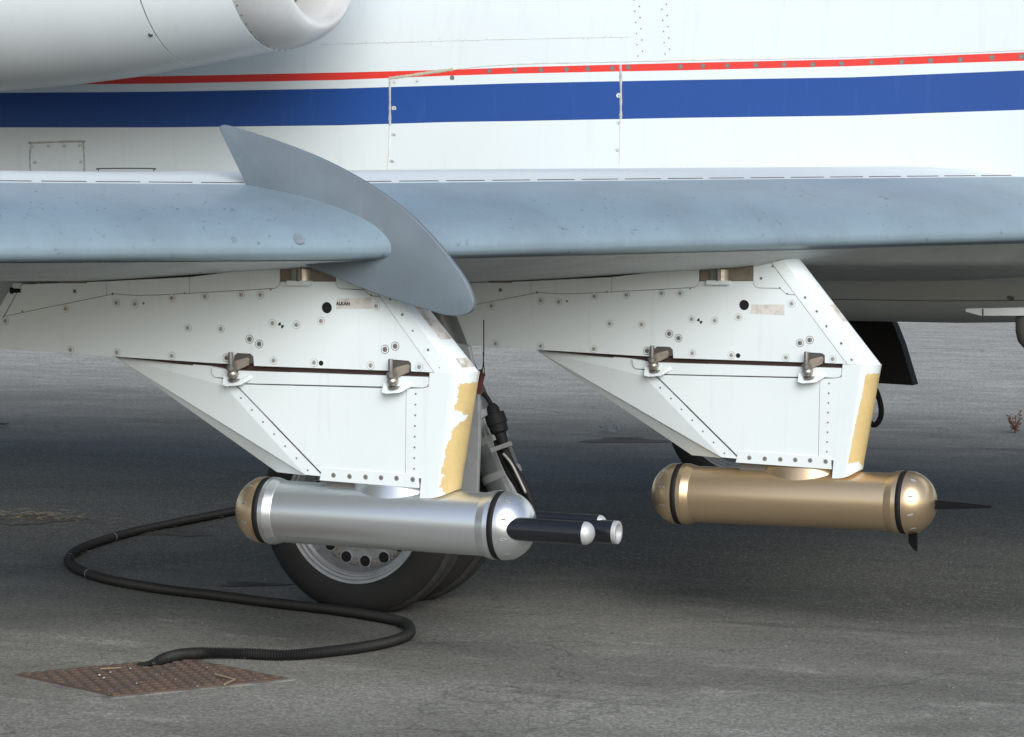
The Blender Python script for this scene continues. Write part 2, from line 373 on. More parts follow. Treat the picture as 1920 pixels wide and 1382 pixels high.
scr_me = disc_mesh('screw', [(0, 0.0105), (0.0012, 0.0100), (0.0012, 0.0070), (0.0004, 0.0066), (0.0004, 0.0042), (0.0014, 0.0036)], ['steel_dull', 'sealant', 'bare'], [0, 0, 1, 0, 0, 2])
scr_white = disc_mesh('screw', [(0, 0.0105), (0.0012, 0.0100), (0.0012, 0.0060), (0.0004, 0.0056), (0.0004, 0.0030), (0.0010, 0.0026)], ['fus_white', 'sealant', 'steel_dull'], [1, 0, 0, 0, 1, 2])
def on_fus(me, name, px, py, parent):
    X, a = hit(px, py); o = link(bpy.data.objects.new(name, me), parent)
    o.location = fus(X, a, FR + 0.0004) - parent_origin(parent)
    o.rotation_euler = (-a, random.uniform(0, 3), 0) if False else (-a, 0, 0)
    return o
for p in [(917, 133), (965, 131), (1014, 131), (1062, 130), (1102, 129), (1148, 128), (1178, 126), (1276, 125), (1318, 124), (1364, 123), (1417, 122), (1470, 121), (1524, 121), (1578, 119), (1634, 117), (1691, 116), (1745, 114), (1801, 112), (1860, 108), (1915, 106), (848, 146)]:
    on_fus(scr_me, 'screw', *p, fuselage)
for p in [(738, 155), (781, 153), (739, 203), (738, 254), (735, 304), (1160, 179), (1160, 232), (1157, 283), (60, 276), (90, 275), (120, 275), (149, 274), (65, 306), (152, 305)]:
    on_fus(scr_white, 'screw', *p, fuselage)
rv = []
for x0, ys in ((1189, range(0, 112, 21)), (1198, range(12, 112, 21)), (1240, range(-4, 112, 21)), (1249, range(8, 112, 21))):
    for y in ys:
        X, a = hit(x0 + y * 0.07, y)
        rv.append(lathe_vf([(0, 0.0032), (0.0008, 0.0030), (0.0010, 0.0)], fus(X, a, FR), fus(X, a, FR) - Vector((X, FY, FZ)), 6))
stuff(obj('rivets', *merge(rv), 'steel_dull', fuselage))
fl = []
for k in range(46):                      # loose specks of dirt and chipped paint along the seams
    x = random.uniform(640, 1180); X, a = hit(x, 83 - (x - 600) * 0.024 + random.gauss(0, 2))
    fl.append(lathe_vf([(0, 0.0022), (0.0004, 0.0018), (0.0004, 0.0)], fus(X, a, FR), fus(X, a, FR) - Vector((X, FY, FZ)), 5))
stuff(obj('rivets', *merge(fl), 'bead', fuselage))

# ---- belly fairing under the fuselage
bv, bf = [], []
bx = [-3.2 + 0.2 * i for i in range(34)]
bang = [R_(-58 - 64 * k / 20) for k in range(21)]
for X in bx:
    rise = 0.030 * max(0.0, X - 0.6) + 0.25 * max(0, (-1.6 - X) / 1.6) ** 2
    for a in bang:
        q = fus(X, a, FR + 0.002 + 0.043 * min(1.0, max(0.0, (math.degrees(-a) - 58) / 14, (math.degrees(-a) - 122) / -14 if a < R_(-90) else 0)) if True else FR); low = max(0, -math.sin(a)) ** 3
        q.z += rise * low; bv.append(q)
nb = len(bang)
for i in range(len(bx) - 1):
    for k in range(nb - 1): bf.append((i * nb + k, i * nb + k + 1, (i + 1) * nb + k + 1, (i + 1) * nb + k))
belly = obj('belly_fairing', bv, bf, 'belly', plane, smooth=True)
sv = []
for a0 in (-66,):
    pts = []
    for X in bx:
        q = fus(X, R_(a0), FR + 0.002 + 0.043 * 8 / 14); q.z += 0.03 * max(0.0, X - 0.6) * max(0, -math.sin(R_(a0))) ** 3; pts.append(q)
    sv.append(tube_vf(pts, 0.002, 6))
obj('panel_joint', *merge(sv), 'sealant', belly)

# ---- wing
YF = -0.08                               # plane of the wing fence
NOSE = at(740, 468, YF)
TANS, DZDY = 0.945 / 1.42, -0.035 / 1.42
def nose(Y): return Vector((NOSE.x + (Y - YF) * TANS, Y, NOSE.z + (Y - YF) * DZDY))
up_px = [(739, 458), (733, 446), (719, 431), (697, 415), (660, 397), (610, 379), (555, 364), (497, 352), (465, 346)]
prof_u = [(0.0, 0.0)] + [(NOSE.x - at(x, y, YF).x, at(x, y, YF).z - NOSE.z) for x, y in up_px]
s_e, z_e = prof_u[-1]
lo_px = [(738, 476), (730, 483), (712, 487)]
prof_l = [(NOSE.x - at(x, y, YF).x, at(x, y, YF).z - NOSE.z) for x, y in lo_px]
n0 = nose(0)
for x, y in ((650, 493), (570, 501), (400, 511), (200, 524)):
    q = at(x, y, 0.0); prof_l.append((n0.x - q.x, q.z - n0.z))
CH = 2.35
s_l, z_l = prof_l[-1]
prof_l += [(1.35, z_l - 0.004), (1.75, z_l + 0.02), (CH, 0.03)]
prof_u += [(s_e + 0.12, z_e + 0.014), (0.80, z_e + 0.034), (1.05, z_e + 0.040), (1.4, z_e + 0.025), (1.8, z_e - 0.04), (CH, 0.045)]
N_LEU = len(up_px) + 1                   # points of the nose belonging to the grey leading edge
ysts = [-6.0, -5, -4, -3, -2.2, -1.6, -1.2, -0.9, -0.6, -0.3, YF - 0.004, YF + 0.004, 0.2, 0.5, 0.8, 1.1, 1.42, 1.7, 1.9, 2.2, 2.6, 3.0, 3.4]
def taper(Y): return 1.0 if Y > -1.5 else 1.0 - 0.09 * (-1.5 - Y)
def lift(Y, s, z):                       # the nose droops less towards the root; the skin under the pylons keeps its line
    g = (0.031 if Y > YF else 0.012) * (Y - YF)
    if z < -0.012: g *= min(1.0, max(0.0, (0.26 - s) / 0.22))
    return g
def wpt(Y, s, z):
    n = nose(Y); k = taper(Y); return Vector((n.x - s * k, Y, n.z + z * k + lift(max(Y, -2.5), s, z)))
def sec(pts, Y): return [wpt(Y, s, z) for s, z in pts]
def dense(pts, n):
    return [(p.x, p.y) for p in catmull([Vector((a, b, 0)) for a, b in pts], n)]
le_prof = dense(list(reversed(prof_u[:N_LEU])) + prof_l[:3], 4)
up_prof = dense(prof_u[N_LEU - 1:], 3)
lo_prof = dense(prof_l[2:], 4)
def loft(name, pts, mt, parent, ys=ysts, lift=0.0):
    v, f = [], []; n = len(pts)
    for Y in ys:
        v += sec(pts, Y)
    for i in range(len(ys) - 1):
        for k in range(n - 1): f.append((i * n + k, i * n + k + 1, (i + 1) * n + k + 1, (i + 1) * n + k))
    return obj(name, v, f, mt, parent, smooth=True)
def sub_y(ys, n=1):
    return ys
wing = loft('wing', up_prof + list(reversed(lo_prof)), 'fus_white', plane)
wing['label'] = 'swept wing with white upper skin'
# underside skin and leading edge as parts of the wing
lo_skin = loft('lower_skin', [(s, z - 0.002) for s, z in lo_prof], 'under', wing)
lead = loft('leading_edge', le_prof, 'lead_grey', wing)
lead['label'] = 'blue grey leading edge of the wing'
# slots along the joint behind the leading edge
def up_at(s):
    return lerp_table([(a, b) for a, b in prof_u], s)
def slot(y0, y1, s0=0.56, w=0.006):
    v = []
    for Y in (y0, y1):
        for ds in (-w / 2, w / 2):
            s = s0 + ds; v.append(wpt(Y, s, up_at(s) + 0.002))
        for ds in (-w / 2, w / 2):
            s = s0 + ds; v.append(wpt(Y, s, up_at(s) - 0.004))
    return obj('joint_slot', v, [(0, 1, 5, 4), (2, 3, 7, 6), (0, 2, 6, 4), (1, 3, 7, 5), (0, 1, 3, 2), (4, 5, 7, 6)], 'sealant', wing)
Y = -2.2
while Y < 2.75:
    if not (YF - 0.05 < Y < YF + 0.01): slot(Y, Y + 0.125)
    Y += 0.155
# small dark screws on the leading edge
def on_lead(Y, s, upper=True, r=0.004, h=0.001, seg=7):
    n = nose(Y); tab = prof_u if upper else [(0, 0)] + prof_l
    z = lerp_table(tab, s); z2 = lerp_table(tab, s + 0.004)
    p = wpt(Y, s, z); nrm = Vector((z2 - z, 0, 0.004)) if upper else Vector((-(z2 - z), 0, -0.004))
    nrm = Vector((nrm.x, -nrm.x * TANS, nrm.z)).normalized()
    return lathe_vf([(-0.001, r), (h * 0.6, r * 0.95), (h, 0.0)], p, nrm, seg)
dots = [on_lead(-1.6 + 0.068 * k, 0.17, r=random.choice((0.003, 0.004, 0.005, 0.0065))) for k in range(23)]
dots += [on_lead(-1.7 + random.random() * 1.5, random.uniform(0.02, 0.4), r=random.uniform(0.002, 0.006)) for k in range(46)]
dots += [on_lead(random.uniform(0.1, 1.7), random.uniform(0.02, 0.3), r=random.uniform(0.0015, 0.004)) for k in range(34)]
stuff(obj('screw_heads', *merge(dots), 'dark_metal', lead))
M['stain'] = mat('faint_grey_stain', (0.13, 0.17, 0.20), 0.55, noise=(60, (0.2, 0.25, 0.29), 0.4, 0.65))
st = [on_lead(-0.36, 0.012, r=0.021, h=0.0012, seg=14), on_lead(-0.55, 0.010, r=0.013, seg=12), on_lead(-1.22, 0.01, r=0.010, seg=10), on_lead(-1.32, 0.008, r=0.009, seg=10), on_lead(-0.78, 0.008, r=0.008, seg=10), on_lead(-1.06, 0.10, r=0.010, seg=10)]
stuff(obj('stain_marks', *merge(st), 'stain', lead))
ud = []
for k in range(150):
    Y = random.uniform(-1.8, 1.5); s = random.choice((0.12, 0.20, 0.28, 0.38, 0.5, 0.7)) + random.gauss(0, 0.003); n = nose(Y)
    tab = [(0, 0)] + prof_l
    ud.append(lathe_vf([(0, random.uniform(0.002, 0.006)), (0.0008, 0.002), (0.0008, 0.0)], wpt(Y, s, lerp_table(tab, s) - 0.0025), (0, 0, -1), 6))
stuff(obj('screw_heads', *merge(ud), 'steel_dull', lo_skin))

# ---- wing fence
fp = [(413, 241), (418, 235), (430, 236), (480, 251), (540, 271), (600, 295), (660, 325), (720, 362), (770, 401), (815, 446), (850, 490), (875, 526), (888, 556), (890, 573), (882, 586), (862, 592), (835, 590), (800, 580), (740, 561), (680, 540), (620, 515), (580, 499), (563, 488), (600, 470), (560, 400), (480, 365), (465, 348)]
def slab_plain(name, pts, y0, y1, m, parent, bevel=0.0, bseg=2, smooth=False, taper_pts=None):
    n = len(pts)
    v = [Vector((p.x, y0, p.z)) for p in pts] + [Vector((p.x, y1, p.z)) for p in pts]
    f = [tuple(range(n)), tuple(range(2 * n - 1, n - 1, -1))] + [(i, (i + 1) % n, n + (i + 1) % n, n + i) for i in range(n)]
    return obj(name, v, f, m, parent, bevel=bevel, bseg=bseg, smooth=smooth, angle=35 if smooth else None)
outer = fp[:23]; smo = catmull([Vector((x, y, 0)) for x, y in outer], 4)
fpts = [at(p.x, p.y, YF) for p in smo] + [at(x, y, YF) for x, y in fp[23:]]
fence = slab_plain('wing_fence', fpts, YF - 0.011, YF + 0.011, 'fence_grey', wing, bevel=0.006, bseg=3, smooth=True)
fence['label'] = 'blue grey sickle shaped fence wrapped round the leading edge'

# ---- lowered flap behind the near pylon
q0, q1 = at(-120, 522, 0.25), at(60, 522, 0.25)
flap_v = []
for Y, in ((-2.6,), (0.6,)):
    n = nose(Y)
    for s, z in ((1.62, -0.06), (2.10, -0.34), (2.10, -0.37), (1.60, -0.13)): flap_v.append((n.x - s, Y, n.z + z))
flap = obj('wing_flap', flap_v, [(0, 1, 5, 4), (1, 2, 6, 5), (2, 3, 7, 6), (3, 0, 4, 7), (0, 1, 2, 3), (4, 5, 6, 7)], 'fus_white', wing)

# ---- engine nacelle
NY = 1.95
nc = at(518, -136, NY)
def nac(name, prof, m, parent, seg=72, x0=0.0, smooth=True):
    prof = [(d * 1.06, r * 1.06) for d, r in prof]
    v, f = lathe_vf(prof, nc, (1, 0, 0), seg); return obj(name, v, f, m, parent, smooth=smooth, angle=40)
nacelle = nac('engine_nacelle', [(-4.2, 0.30), (-3.4, 0.44), (-2.4, 0.575), (-1.6, 0.592), (-0.9, 0.560), (-0.35, 0.495), (-0.02, 0.440), (-0.02, 0.20)], 'sealant', plane)
nacelle['label'] = 'white engine nacelle above the wing with bare metal intake lip'
def nr(d): return lerp_table([(-4.2, 0.305), (-3.4, 0.445), (-2.4, 0.585), (-1.95, 0.598), (-1.6, 0.602), (-1.25, 0.592), (-0.9, 0.570), (-0.6, 0.540), (-0.35, 0.505), (-0.17, 0.478), (0.0, 0.450)], d)
def cowl(a, b, n=14):
    P = [(a + (b - a) * i / n, nr(a + (b - a) * i / n) + 0.004) for i in range(n + 1)]
    P = [(P[0][0], P[0][1] - 0.006)] + [(P[0][0] + 0.0005, P[0][1])] + P[1:-1] + [(P[-1][0] - 0.0005, P[-1][1])] + [(P[-1][0], P[-1][1] - 0.006)]
    return nac('cowl_panel', P, 'nac_white', nacelle)
cowl(-4.2, -1.243); cowl(-1.237, -0.343); cowl(-0.337, -0.0015)
lip_p = []
for k in range(15):
    a = math.pi * k / 14
    lip_p.append((0.0 + 0.18 * math.sin(a) ** 0.9 if 0 < k < 14 else 0.0, 0.365 + 0.086 * math.cos(a)))
lip_p = [(0.0, 0.452), (0.04, 0.449), (0.09, 0.437), (0.13, 0.420), (0.16, 0.400), (0.178, 0.380), (0.182, 0.365), (0.176, 0.350), (0.155, 0.334), (0.12, 0.322), (0.07, 0.315), (0.0, 0.312)]
lip = nac('intake_lip', lip_p, 'lip', nacelle)
duct = nac('intake_duct', [(0.0, 0.3115), (-0.25, 0.325), (-0.6, 0.33), (-0.6, 0.0)], 'duct', nacelle)
rl = []
for k in range(60):
    a = 2 * math.pi * k / 60
    p = nc + Vector((0.012, 0.481 * math.cos(a), 0.481 * math.sin(a)))
    rl.append(lathe_vf([(-0.002, 0.004), (0.001, 0.0035), (0.0012, 0)], p, (0, math.cos(a), math.sin(a)), 6))
stuff(obj('rivets', *merge(rl), 'steel_dull', lip))
a = math.asin(min(1, (at(343, 104, NY - 0.2).z - nc.z) / -0.5)) if False else 0
lt = lathe_vf([(-0.004, 0.010), (0.003, 0.009), (0.004, 0)], nc + Vector((-0.38, -0.542 * math.cos(R_(52)), -0.542 * math.sin(R_(52)))), (0, -math.cos(R_(52)), -math.sin(R_(52))), 10)
obj('latch', *lt, 'dark_metal', nacelle)

# ---- main landing gear
def wheel(cx, cy, parent, side=-1):
    """tyre and rim about the Y axis; side = which way the dished face looks"""
    cz = 0.378; o = Vector((cx, cy, cz)); K = 1.17
    tp = [(-0.060, 0.215), (-0.078, 0.228), (-0.086, 0.255), (-0.084, 0.285), (-0.074, 0.310), (-0.060, 0.325), (-0.056, 0.3275), (-0.052, 0.327), (-0.046, 0.333), (-0.030, 0.338), (-0.026, 0.331), (-0.020, 0.331), (-0.016, 0.339),
          (0.016, 0.339), (0.020, 0.331), (0.026, 0.331), (0.030, 0.338), (0.046, 0.333), (0.052, 0.327), (0.056, 0.3275), (0.060, 0.325), (0.074, 0.310), (0.084, 0.285), (0.086, 0.255), (0.078, 0.228), (0.060, 0.215)]
    v, f = lathe_vf([(d * K, r * K) for d, r in tp], o, (0, 1, 0), 72)
    for p in v:
        if p.z < 0.001: p.z = 0.001
    # lower side walls bulge where the tyre carries the weight
    for p in v:
        k = max(0.0, 1 - p.z / 0.11)
        p.y = cy + (p.y - cy) * (1 + 0.10 * k)
    rim_p = [(0.0, 0.05), (-0.018, 0.06), (-0.020, 0.118), (-0.002, 0.125), (0.0, 0.186), (-0.030, 0.194), (-0.055, 0.199), (-0.060, 0.206), (-0.060, 0.211), (-0.068, 0.213), (-0.070, 0.220), (-0.078, 0.223), (-0.080, 0.232), (-0.074, 0.237), (-0.064, 0.234)]
    rim_p = [(d * K * (1 if side < 0 else -1), r * K) for d, r in rim_p]
    rv_, rf_ = lathe_vf(rim_p, o, (0, 1, 0), 64)
    rim = obj('wheel', rv_, rf_, 'rim', parent, smooth=True, angle=30)
    tn = len(tp) - 1
    obj('tyre', v, f, ['tyre', 'tread'], rim, smooth=True, angle=50, fm=[1 if i in (6, 7, 8, 9, 12, 15, 16) else 0 for i in range(tn) for _ in range(72)])
    s = 1 if side < 0 else -1
    for k in range(16):
        an = 2 * math.pi * (k / 16) + 0.03
        c = o + Vector((0.198 * math.sin(an), 0, -0.198 * math.cos(an)))
        hv, hf = lathe_vf([(-0.004, 0.0270), (0.008, 0.0260), (0.009, 0.0205), (0.004, 0.0190), (0.004, 0.0)], c, (0, -s, 0), 16)
        obj('vent_hole', hv, hf, ['rim', 'black'], rim, fm=[0] * 32 + [1] * 32, smooth=True, angle=40)
        an += math.pi / 16
        c = o + Vector((0.203 * math.sin(an), 0, -0.203 * math.cos(an)))
        nv, nf = lathe_vf([(-0.001, 0.015), (0.006, 0.0145), (0.007, 0.0105), (0.018, 0.0105), (0.019, 0.0)], c, (0, -s, 0), 6)
        obj('wheel_nut', nv, nf, 'steel_dull', rim)
    return rim
W1Y = 1.25
wc = at(668, 952, W1Y - 0.08)
GX = wc.x
def gear(yc, side):
    ax = tube_vf([Vector((GX, yc - 0.2, 0.378)), Vector((GX, yc + 0.2, 0.378))], 0.045, 16)
    r0 = at(862, 690, W1Y + 0.155) - Vector((GX, 0, 0)); r1 = at(978, 985, W1Y + 0.155) - Vector((GX, 0, 0))
    top = Vector((GX + r0.x, yc, r0.z)); bot = Vector((GX + r1.x, yc, r1.z))
    arm = tube_vf([Vector((GX, yc, 0.378)), Vector((GX + 0.25, yc, 0.36)), bot], 0.05, 14)
    top = top + (top - bot) * 0.6
    leg = tube_vf([top, top.lerp(bot, 0.66), top.lerp(bot, 0.661), bot], lambda i: 0.060 if i < 2 else 0.072, 24)
    g = obj('main_gear_leg', *merge([ax, arm, leg]), 'strut', plane, smooth=True, angle=50)
    for t in (0.57, 0.665, 0.80):
        d = (bot - top).normalized(); p = top.lerp(bot, t)
        obj('clamp_band', *lathe_vf([(-0.016, 0.04), (-0.014, 0.0765), (0.014, 0.0765), (0.016, 0.04)], p, d, 24), 'gear_grey', g, smooth=True, angle=40)
    wheel(GX, yc - 0.165, plane, side); wheel(GX, yc + 0.165, plane, side)
    return g
g_right = gear(W1Y + 0.155, -1)
g_left = gear(5.85, -1)
g_right['label'] = 'grey landing gear leg behind the silver pod'
# door plate of the near gear
dp = [(862, 712), (899, 716), (903, 760), (903, 820), (899, 925), (850, 928), (850, 730)]
slab_plain('gear_door', [at(x, y, 0.62) for x, y in dp], 0.60, 0.62, 'gear_grey', plane, bevel=0.003)
dp = [(840, 640), (884, 648), (893, 690), (840, 692)]
slab_plain('gear_door', [at(x, y, 0.72) for x, y in dp], 0.70, 0.72, 'gear_grey', plane, bevel=0.003)
# black door of the far gear hanging below the belly
bd = [(1560, 560), (1655, 562), (1668, 588), (1680, 612), (1693, 645), (1705, 685), (1716, 722), (1650, 718), (1560, 706)]
bdo = slab_plain('gear_door', [at(x, y, 4.65) for x, y in bd], 4.62, 4.71, 'black', plane, bevel=0.004)
bdo['label'] = 'black gear door hanging below the belly'
# loop of hose at the far gear
lp = [at(x, y, 5.0) for x, y in ((1625, 700), (1644, 735), (1652, 765), (1650, 785), (1640, 797), (1628, 790))]
obj('brake_hose', *tube_vf(catmull(lp, 8), 0.013, 10), 'black', g_left, smooth=True)
# hydraulic lines beside the near leg
def cable(px, Y, r, m, parent, name='brake_hose'):
    return obj(name, *tube_vf(catmull([at(x, y, Y) for x, y in px], 8), r, 8), m, parent, smooth=True)
cable([(905, 738), (915, 748), (925, 768), (930, 785)], 1.24, 0.009, 'black', g_right)
cv = lathe_vf([(0, 0.012), (0.015, 0.022), (0.035, 0.024), (0.037, 0.036), (0.075, 0.038), (0.079, 0.034), (0.105, 0.032), (0.112, 0.022), (0.15, 0.018)], at(921, 757, 1.24), at(945, 835, 1.24) - at(921, 757, 1.24), 16)
obj('cable_connector', *cv, 'black', g_right, smooth=True, angle=35)
cable([(940, 820), (948, 845), (960, 872), (978, 900), (992, 930), (1000, 965), (1003, 1000)], 1.24, 0.015, 'black', g_right)
cable([(930, 825), (938, 850), (953, 885), (970, 912), (985, 945), (990, 990)], 1.26, 0.012, 'black', g_right)
cable([(943, 850), (958, 868), (972, 895), (986, 925)], 1.20, 0.006, 'steel_dull', g_right)
obj('hose_bracket', *box_vf(*at(940, 838, 1.22), 0.075, 0.03, 0.016, Matrix.Rotation(R_(-20), 3, 'Y')), 'gear_grey', g_right)
# wire and red ribbon hanging from the wing
cable([(907, 600), (907, 660), (905, 690), (898, 716)], 0.55, 0.0022, 'black', plane, 'wire')
cable([(906, 660), (907, 680), (909, 705)], 0.55, 0.0018, 'black', plane, 'wire')
rb = [(896, 694), (903, 692), (909, 704), (905, 722), (901, 740), (894, 738), (896, 715)]
slab_plain('warning_ribbon', [at(x, y, 0.56) for x, y in rb], 0.558, 0.561, 'redtag', plane)

# ---- rail and lamp under the forward belly
rl_ = [(1812, 584), (1840, 592), (2000, 592), (2000, 575), (1812, 578)]
rail = slab_plain('belly_rail', [at(x, y, 2.9) for x, y in rl_], 2.88, 3.02, 'belly', plane, bevel=0.003)
slab_plain('rail_joint', [at(x, y, 2.878) for x, y in ((1841.5, 579), (1844, 579), (1844, 592), (1841.5, 592))], 2.8775, 2.8795, 'sealant', rail)
lampc = at(1934, 612, 2.95)
obj('belly_lamp', *lathe_vf([(-0.09, 0.0), (-0.085, 0.03), (-0.06, 0.052), (-0.02, 0.062), (0.03, 0.062), (0.06, 0.05)], lampc, (0, 0, 1), 28), 'dark_metal', plane, smooth=True)
X_, a_ = hit(1895, 557, FR + 0.045)
obj('drain_mast', *lathe_vf([(-0.004, 0.016), (0.002, 0.015), (0.002, 0.009), (-0.001, 0.008), (-0.001, 0.0)], fus(X_, a_, FR + 0.05), fus(0, a_, 1) - Vector((0, FY, FZ)), 12), 'dark_metal', belly)

# ------------------------------------------------------------------ pylons
T = 0.065                                # half thickness of a pylon; its outboard face is local y = 0
P0 = at(897, 697, 0.0)
FAR_OFF = Vector((0.945, 1.42, -0.035))
P1 = P0 + FAR_OFF
def n_(px, py, y=0.0): q = at(px, py, y) - P0; return (q.x, q.z)          # local coordinates from the near pylon
def f_(px, py, y=0.0): q = at(px, py, FAR_OFF.y + y) - P1; return (q.x, q.z)   # ... from the far one
def inset(poly, d):
    n = len(poly); A = sum(poly[i][0] * poly[(i + 1) % n][1] - poly[(i + 1) % n][0] * poly[i][1] for i in range(n))
    s = 1 if A > 0 else -1; out = []
    for i in range(n):
        p0, p1, p2 = Vector(poly[i - 1]), Vector(poly[i]), Vector(poly[(i + 1) % n])
        e1 = (p1 - p0).normalized(); e2 = (p2 - p1).normalized()
        n1 = Vector((-e1.y, e1.x)) * s; n2 = Vector((-e2.y, e2.x)) * s
        b = (n1 + n2); L = max(b.length_squared, 0.3); q = p1 + b * (2 * d / L); out.append((q.x, q.y))
    return out
def slab(name, pts, faces, m, parent, bevel=0.0009, fm=None, smooth=False, rim_m=0):
    """pts = (x, z, half thickness); faces over them; mirrored about the pylon's middle plane, rim closed"""
    n = len(pts)
    v = [Vector((x, T - h, z)) for x, z, h in pts] + [Vector((x, T + h, z)) for x, z, h in pts]
    f = [tuple(q) for q in faces] + [tuple(i + n for i in reversed(q)) for q in faces]
    cnt = {}
    for q in faces:
        for a, b in zip(q, list(q[1:]) + [q[0]]): cnt[frozenset((a, b))] = cnt.get(frozenset((a, b)), 0) + 1
    for q in faces:
        for a, b in zip(q, list(q[1:]) + [q[0]]):
            if cnt[frozenset((a, b))] == 1: f.append((a, b, b + n, a + n))
    fmm = None
    if fm: fmm = fm + fm + [rim_m] * (len(f) - 2 * len(faces))
    return obj(name, v, f, m, parent, off=Vector((0, 0, 0)), bevel=bevel, bseg=1, fm=fmm, smooth=smooth, angle=25 if smooth else None)
def plate(name, poly, m, parent, h=T, gap=0.0009, bevel=0.0007):
    p = inset(poly, gap); return slab(name, [(x, z, h) for x, z in p], [list(range(len(p)))], m, parent, bevel)
# outline pieces in local coordinates
rear_top = n_(40, 533); rear_mid = n_(2, 598); rear_low = n_(-40, 652)
M['bolt_grey'] = mat('grey_bolt_head', (0.42, 0.42, 0.41), 0.45, metal=0.4)
M['line_grey'] = mat('thin_grey_joint', (0.20, 0.20, 0.20), 0.7)
bolt_me = disc_mesh('bolt', [(0, 0.0137), (0.0008, 0.0135), (0.0008, 0.0127), (0.0009, 0.0125), (0.0005, 0.0076), (0.0004, 0.0068), (0.0022, 0.0062), (0.0024, 0.0028)], ['pyl_white', 'line_grey', 'bolt_grey'], [1, 1, 0, 0, 1, 2, 2, 1], 16)
bolt_me2 = disc_mesh('bolt', [(0, 0.0145), (0.0008, 0.0143), (0.0008, 0.0128), (0.0009, 0.0126), (0.0005, 0.0088), (0.0004, 0.0082), (0.0024, 0.0074), (0.0026, 0.0034)], ['pyl_white', 'sealant', 'steel_dull'], [1, 1, 0, 0, 1, 2, 2, 1], 16)
small_me = disc_mesh('screw', [(0, 0.0085), (0.0008, 0.0082), (0.0009, 0.0062), (0.0014, 0.0055), (0.0014, 0.0024)], ['pyl_white', 'steel_dull', 'sealant'], [0, 1, 1, 1, 2], 12)
bolts = [(10, 602), (123, 579), (218, 568), (253, 570), (322, 559), (384, 556), (452, 553), (488, 553), (352, 615), (414, 617), (511, 606), (556, 609), (602, 602), (132, 656), (219, 661), (322, 667), (513, 676), (589, 680), (695, 685), (786, 688), (705, 574)]
bolts2 = [(468, 636), (486, 645), (425, 671), (722, 655), (741, 649)]
def put(me, name, x, z, parent, y=-0.0004):
    o = link(bpy.data.objects.new(name, me), parent); o.location = (x, y, z); o.rotation_euler = (0, random.uniform(0, 6.28), 0); return o
def clamp(root, c, bottom, i):
    """threaded clamp: stud, hook, ball and lower bracket; c = local (x, z) of the stud's foot"""
    x, z = c
    def L(name, vf, m, smooth=False, bevel=0.0, angle=40): return obj(name, *vf, m, root, off=Vector((0, 0, 0)), smooth=smooth, bevel=bevel, angle=angle)
    y0 = -0.012
    hk = [(x - 0.018, z - 0.008), (x - 0.024, z - 0.014), (x - 0.010, z - 0.024), (x + 0.020, z - 0.021), (x + 0.050, z - 0.006), (x + 0.056, z + 0.014), (x + 0.048, z + 0.020), (x + 0.012, z + 0.010)]
    v = [Vector((a, 0.004 if a > x + 0.03 else -0.012, b)) for a, b in hk] + [Vector((a, 0.03, b)) for a, b in hk]
    k = len(hk)
    f = [tuple(range(k)), tuple(range(2 * k - 1, k - 1, -1))] + [(j, (j + 1) % k, k + (j + 1) % k, k + j) for j in range(k)]
    L('clamp_hook', (v, f), 'olive', bevel=0.0015)
    L('clamp_stud', lathe_vf([(-0.01, 0.0135), (0.004, 0.0135), (0.006, 0.0085), (0.046, 0.0085), (0.049, 0.007), (0.049, 0.0)], (x, y0 - 0.012, z - 0.012), (0.02, -0.05, 1), 14), 'dark_metal', True)
    L('clamp_ball', lathe_vf([(0.0, 0.010), (0.006, 0.017), (0.016, 0.0195), (0.024, 0.017), (0.03, 0.009)], (x + 0.004, y0 - 0.006, z - 0.050), (0, 0, 1), 18), 'bare', True)
    br = [(x - 0.032, z - 0.040), (x + 0.060, z - 0.036), (x + 0.070, z - 0.047), (x + 0.034, z - 0.070), (x - 0.010, z - 0.074), (x - 0.028, z - 0.070)]
    yy = [-0.012, -0.001, -0.001, -0.034, -0.038, -0.034]
    v = [Vector((a, w, b)) for (a, b), w in zip(br, yy)] + [Vector((a, 0.01, b)) for a, b in br]
    k = len(br)
    f = [tuple(range(k)), tuple(range(2 * k - 1, k - 1, -1))] + [(j, (j + 1) % k, k + (j + 1) % k, k + j) for j in range(k)]
    L('clamp_bracket', (v, f), 'pyl_white', bevel=0.0012)
    wv = lathe_vf([(0, 0.021), (0.004, 0.021), (0.004, 0.0)], (x + 0.008, y0 - 0.004, z - 0.054), (0, -0.3, 1), 18)
    L('washer', wv, 'bare', True)

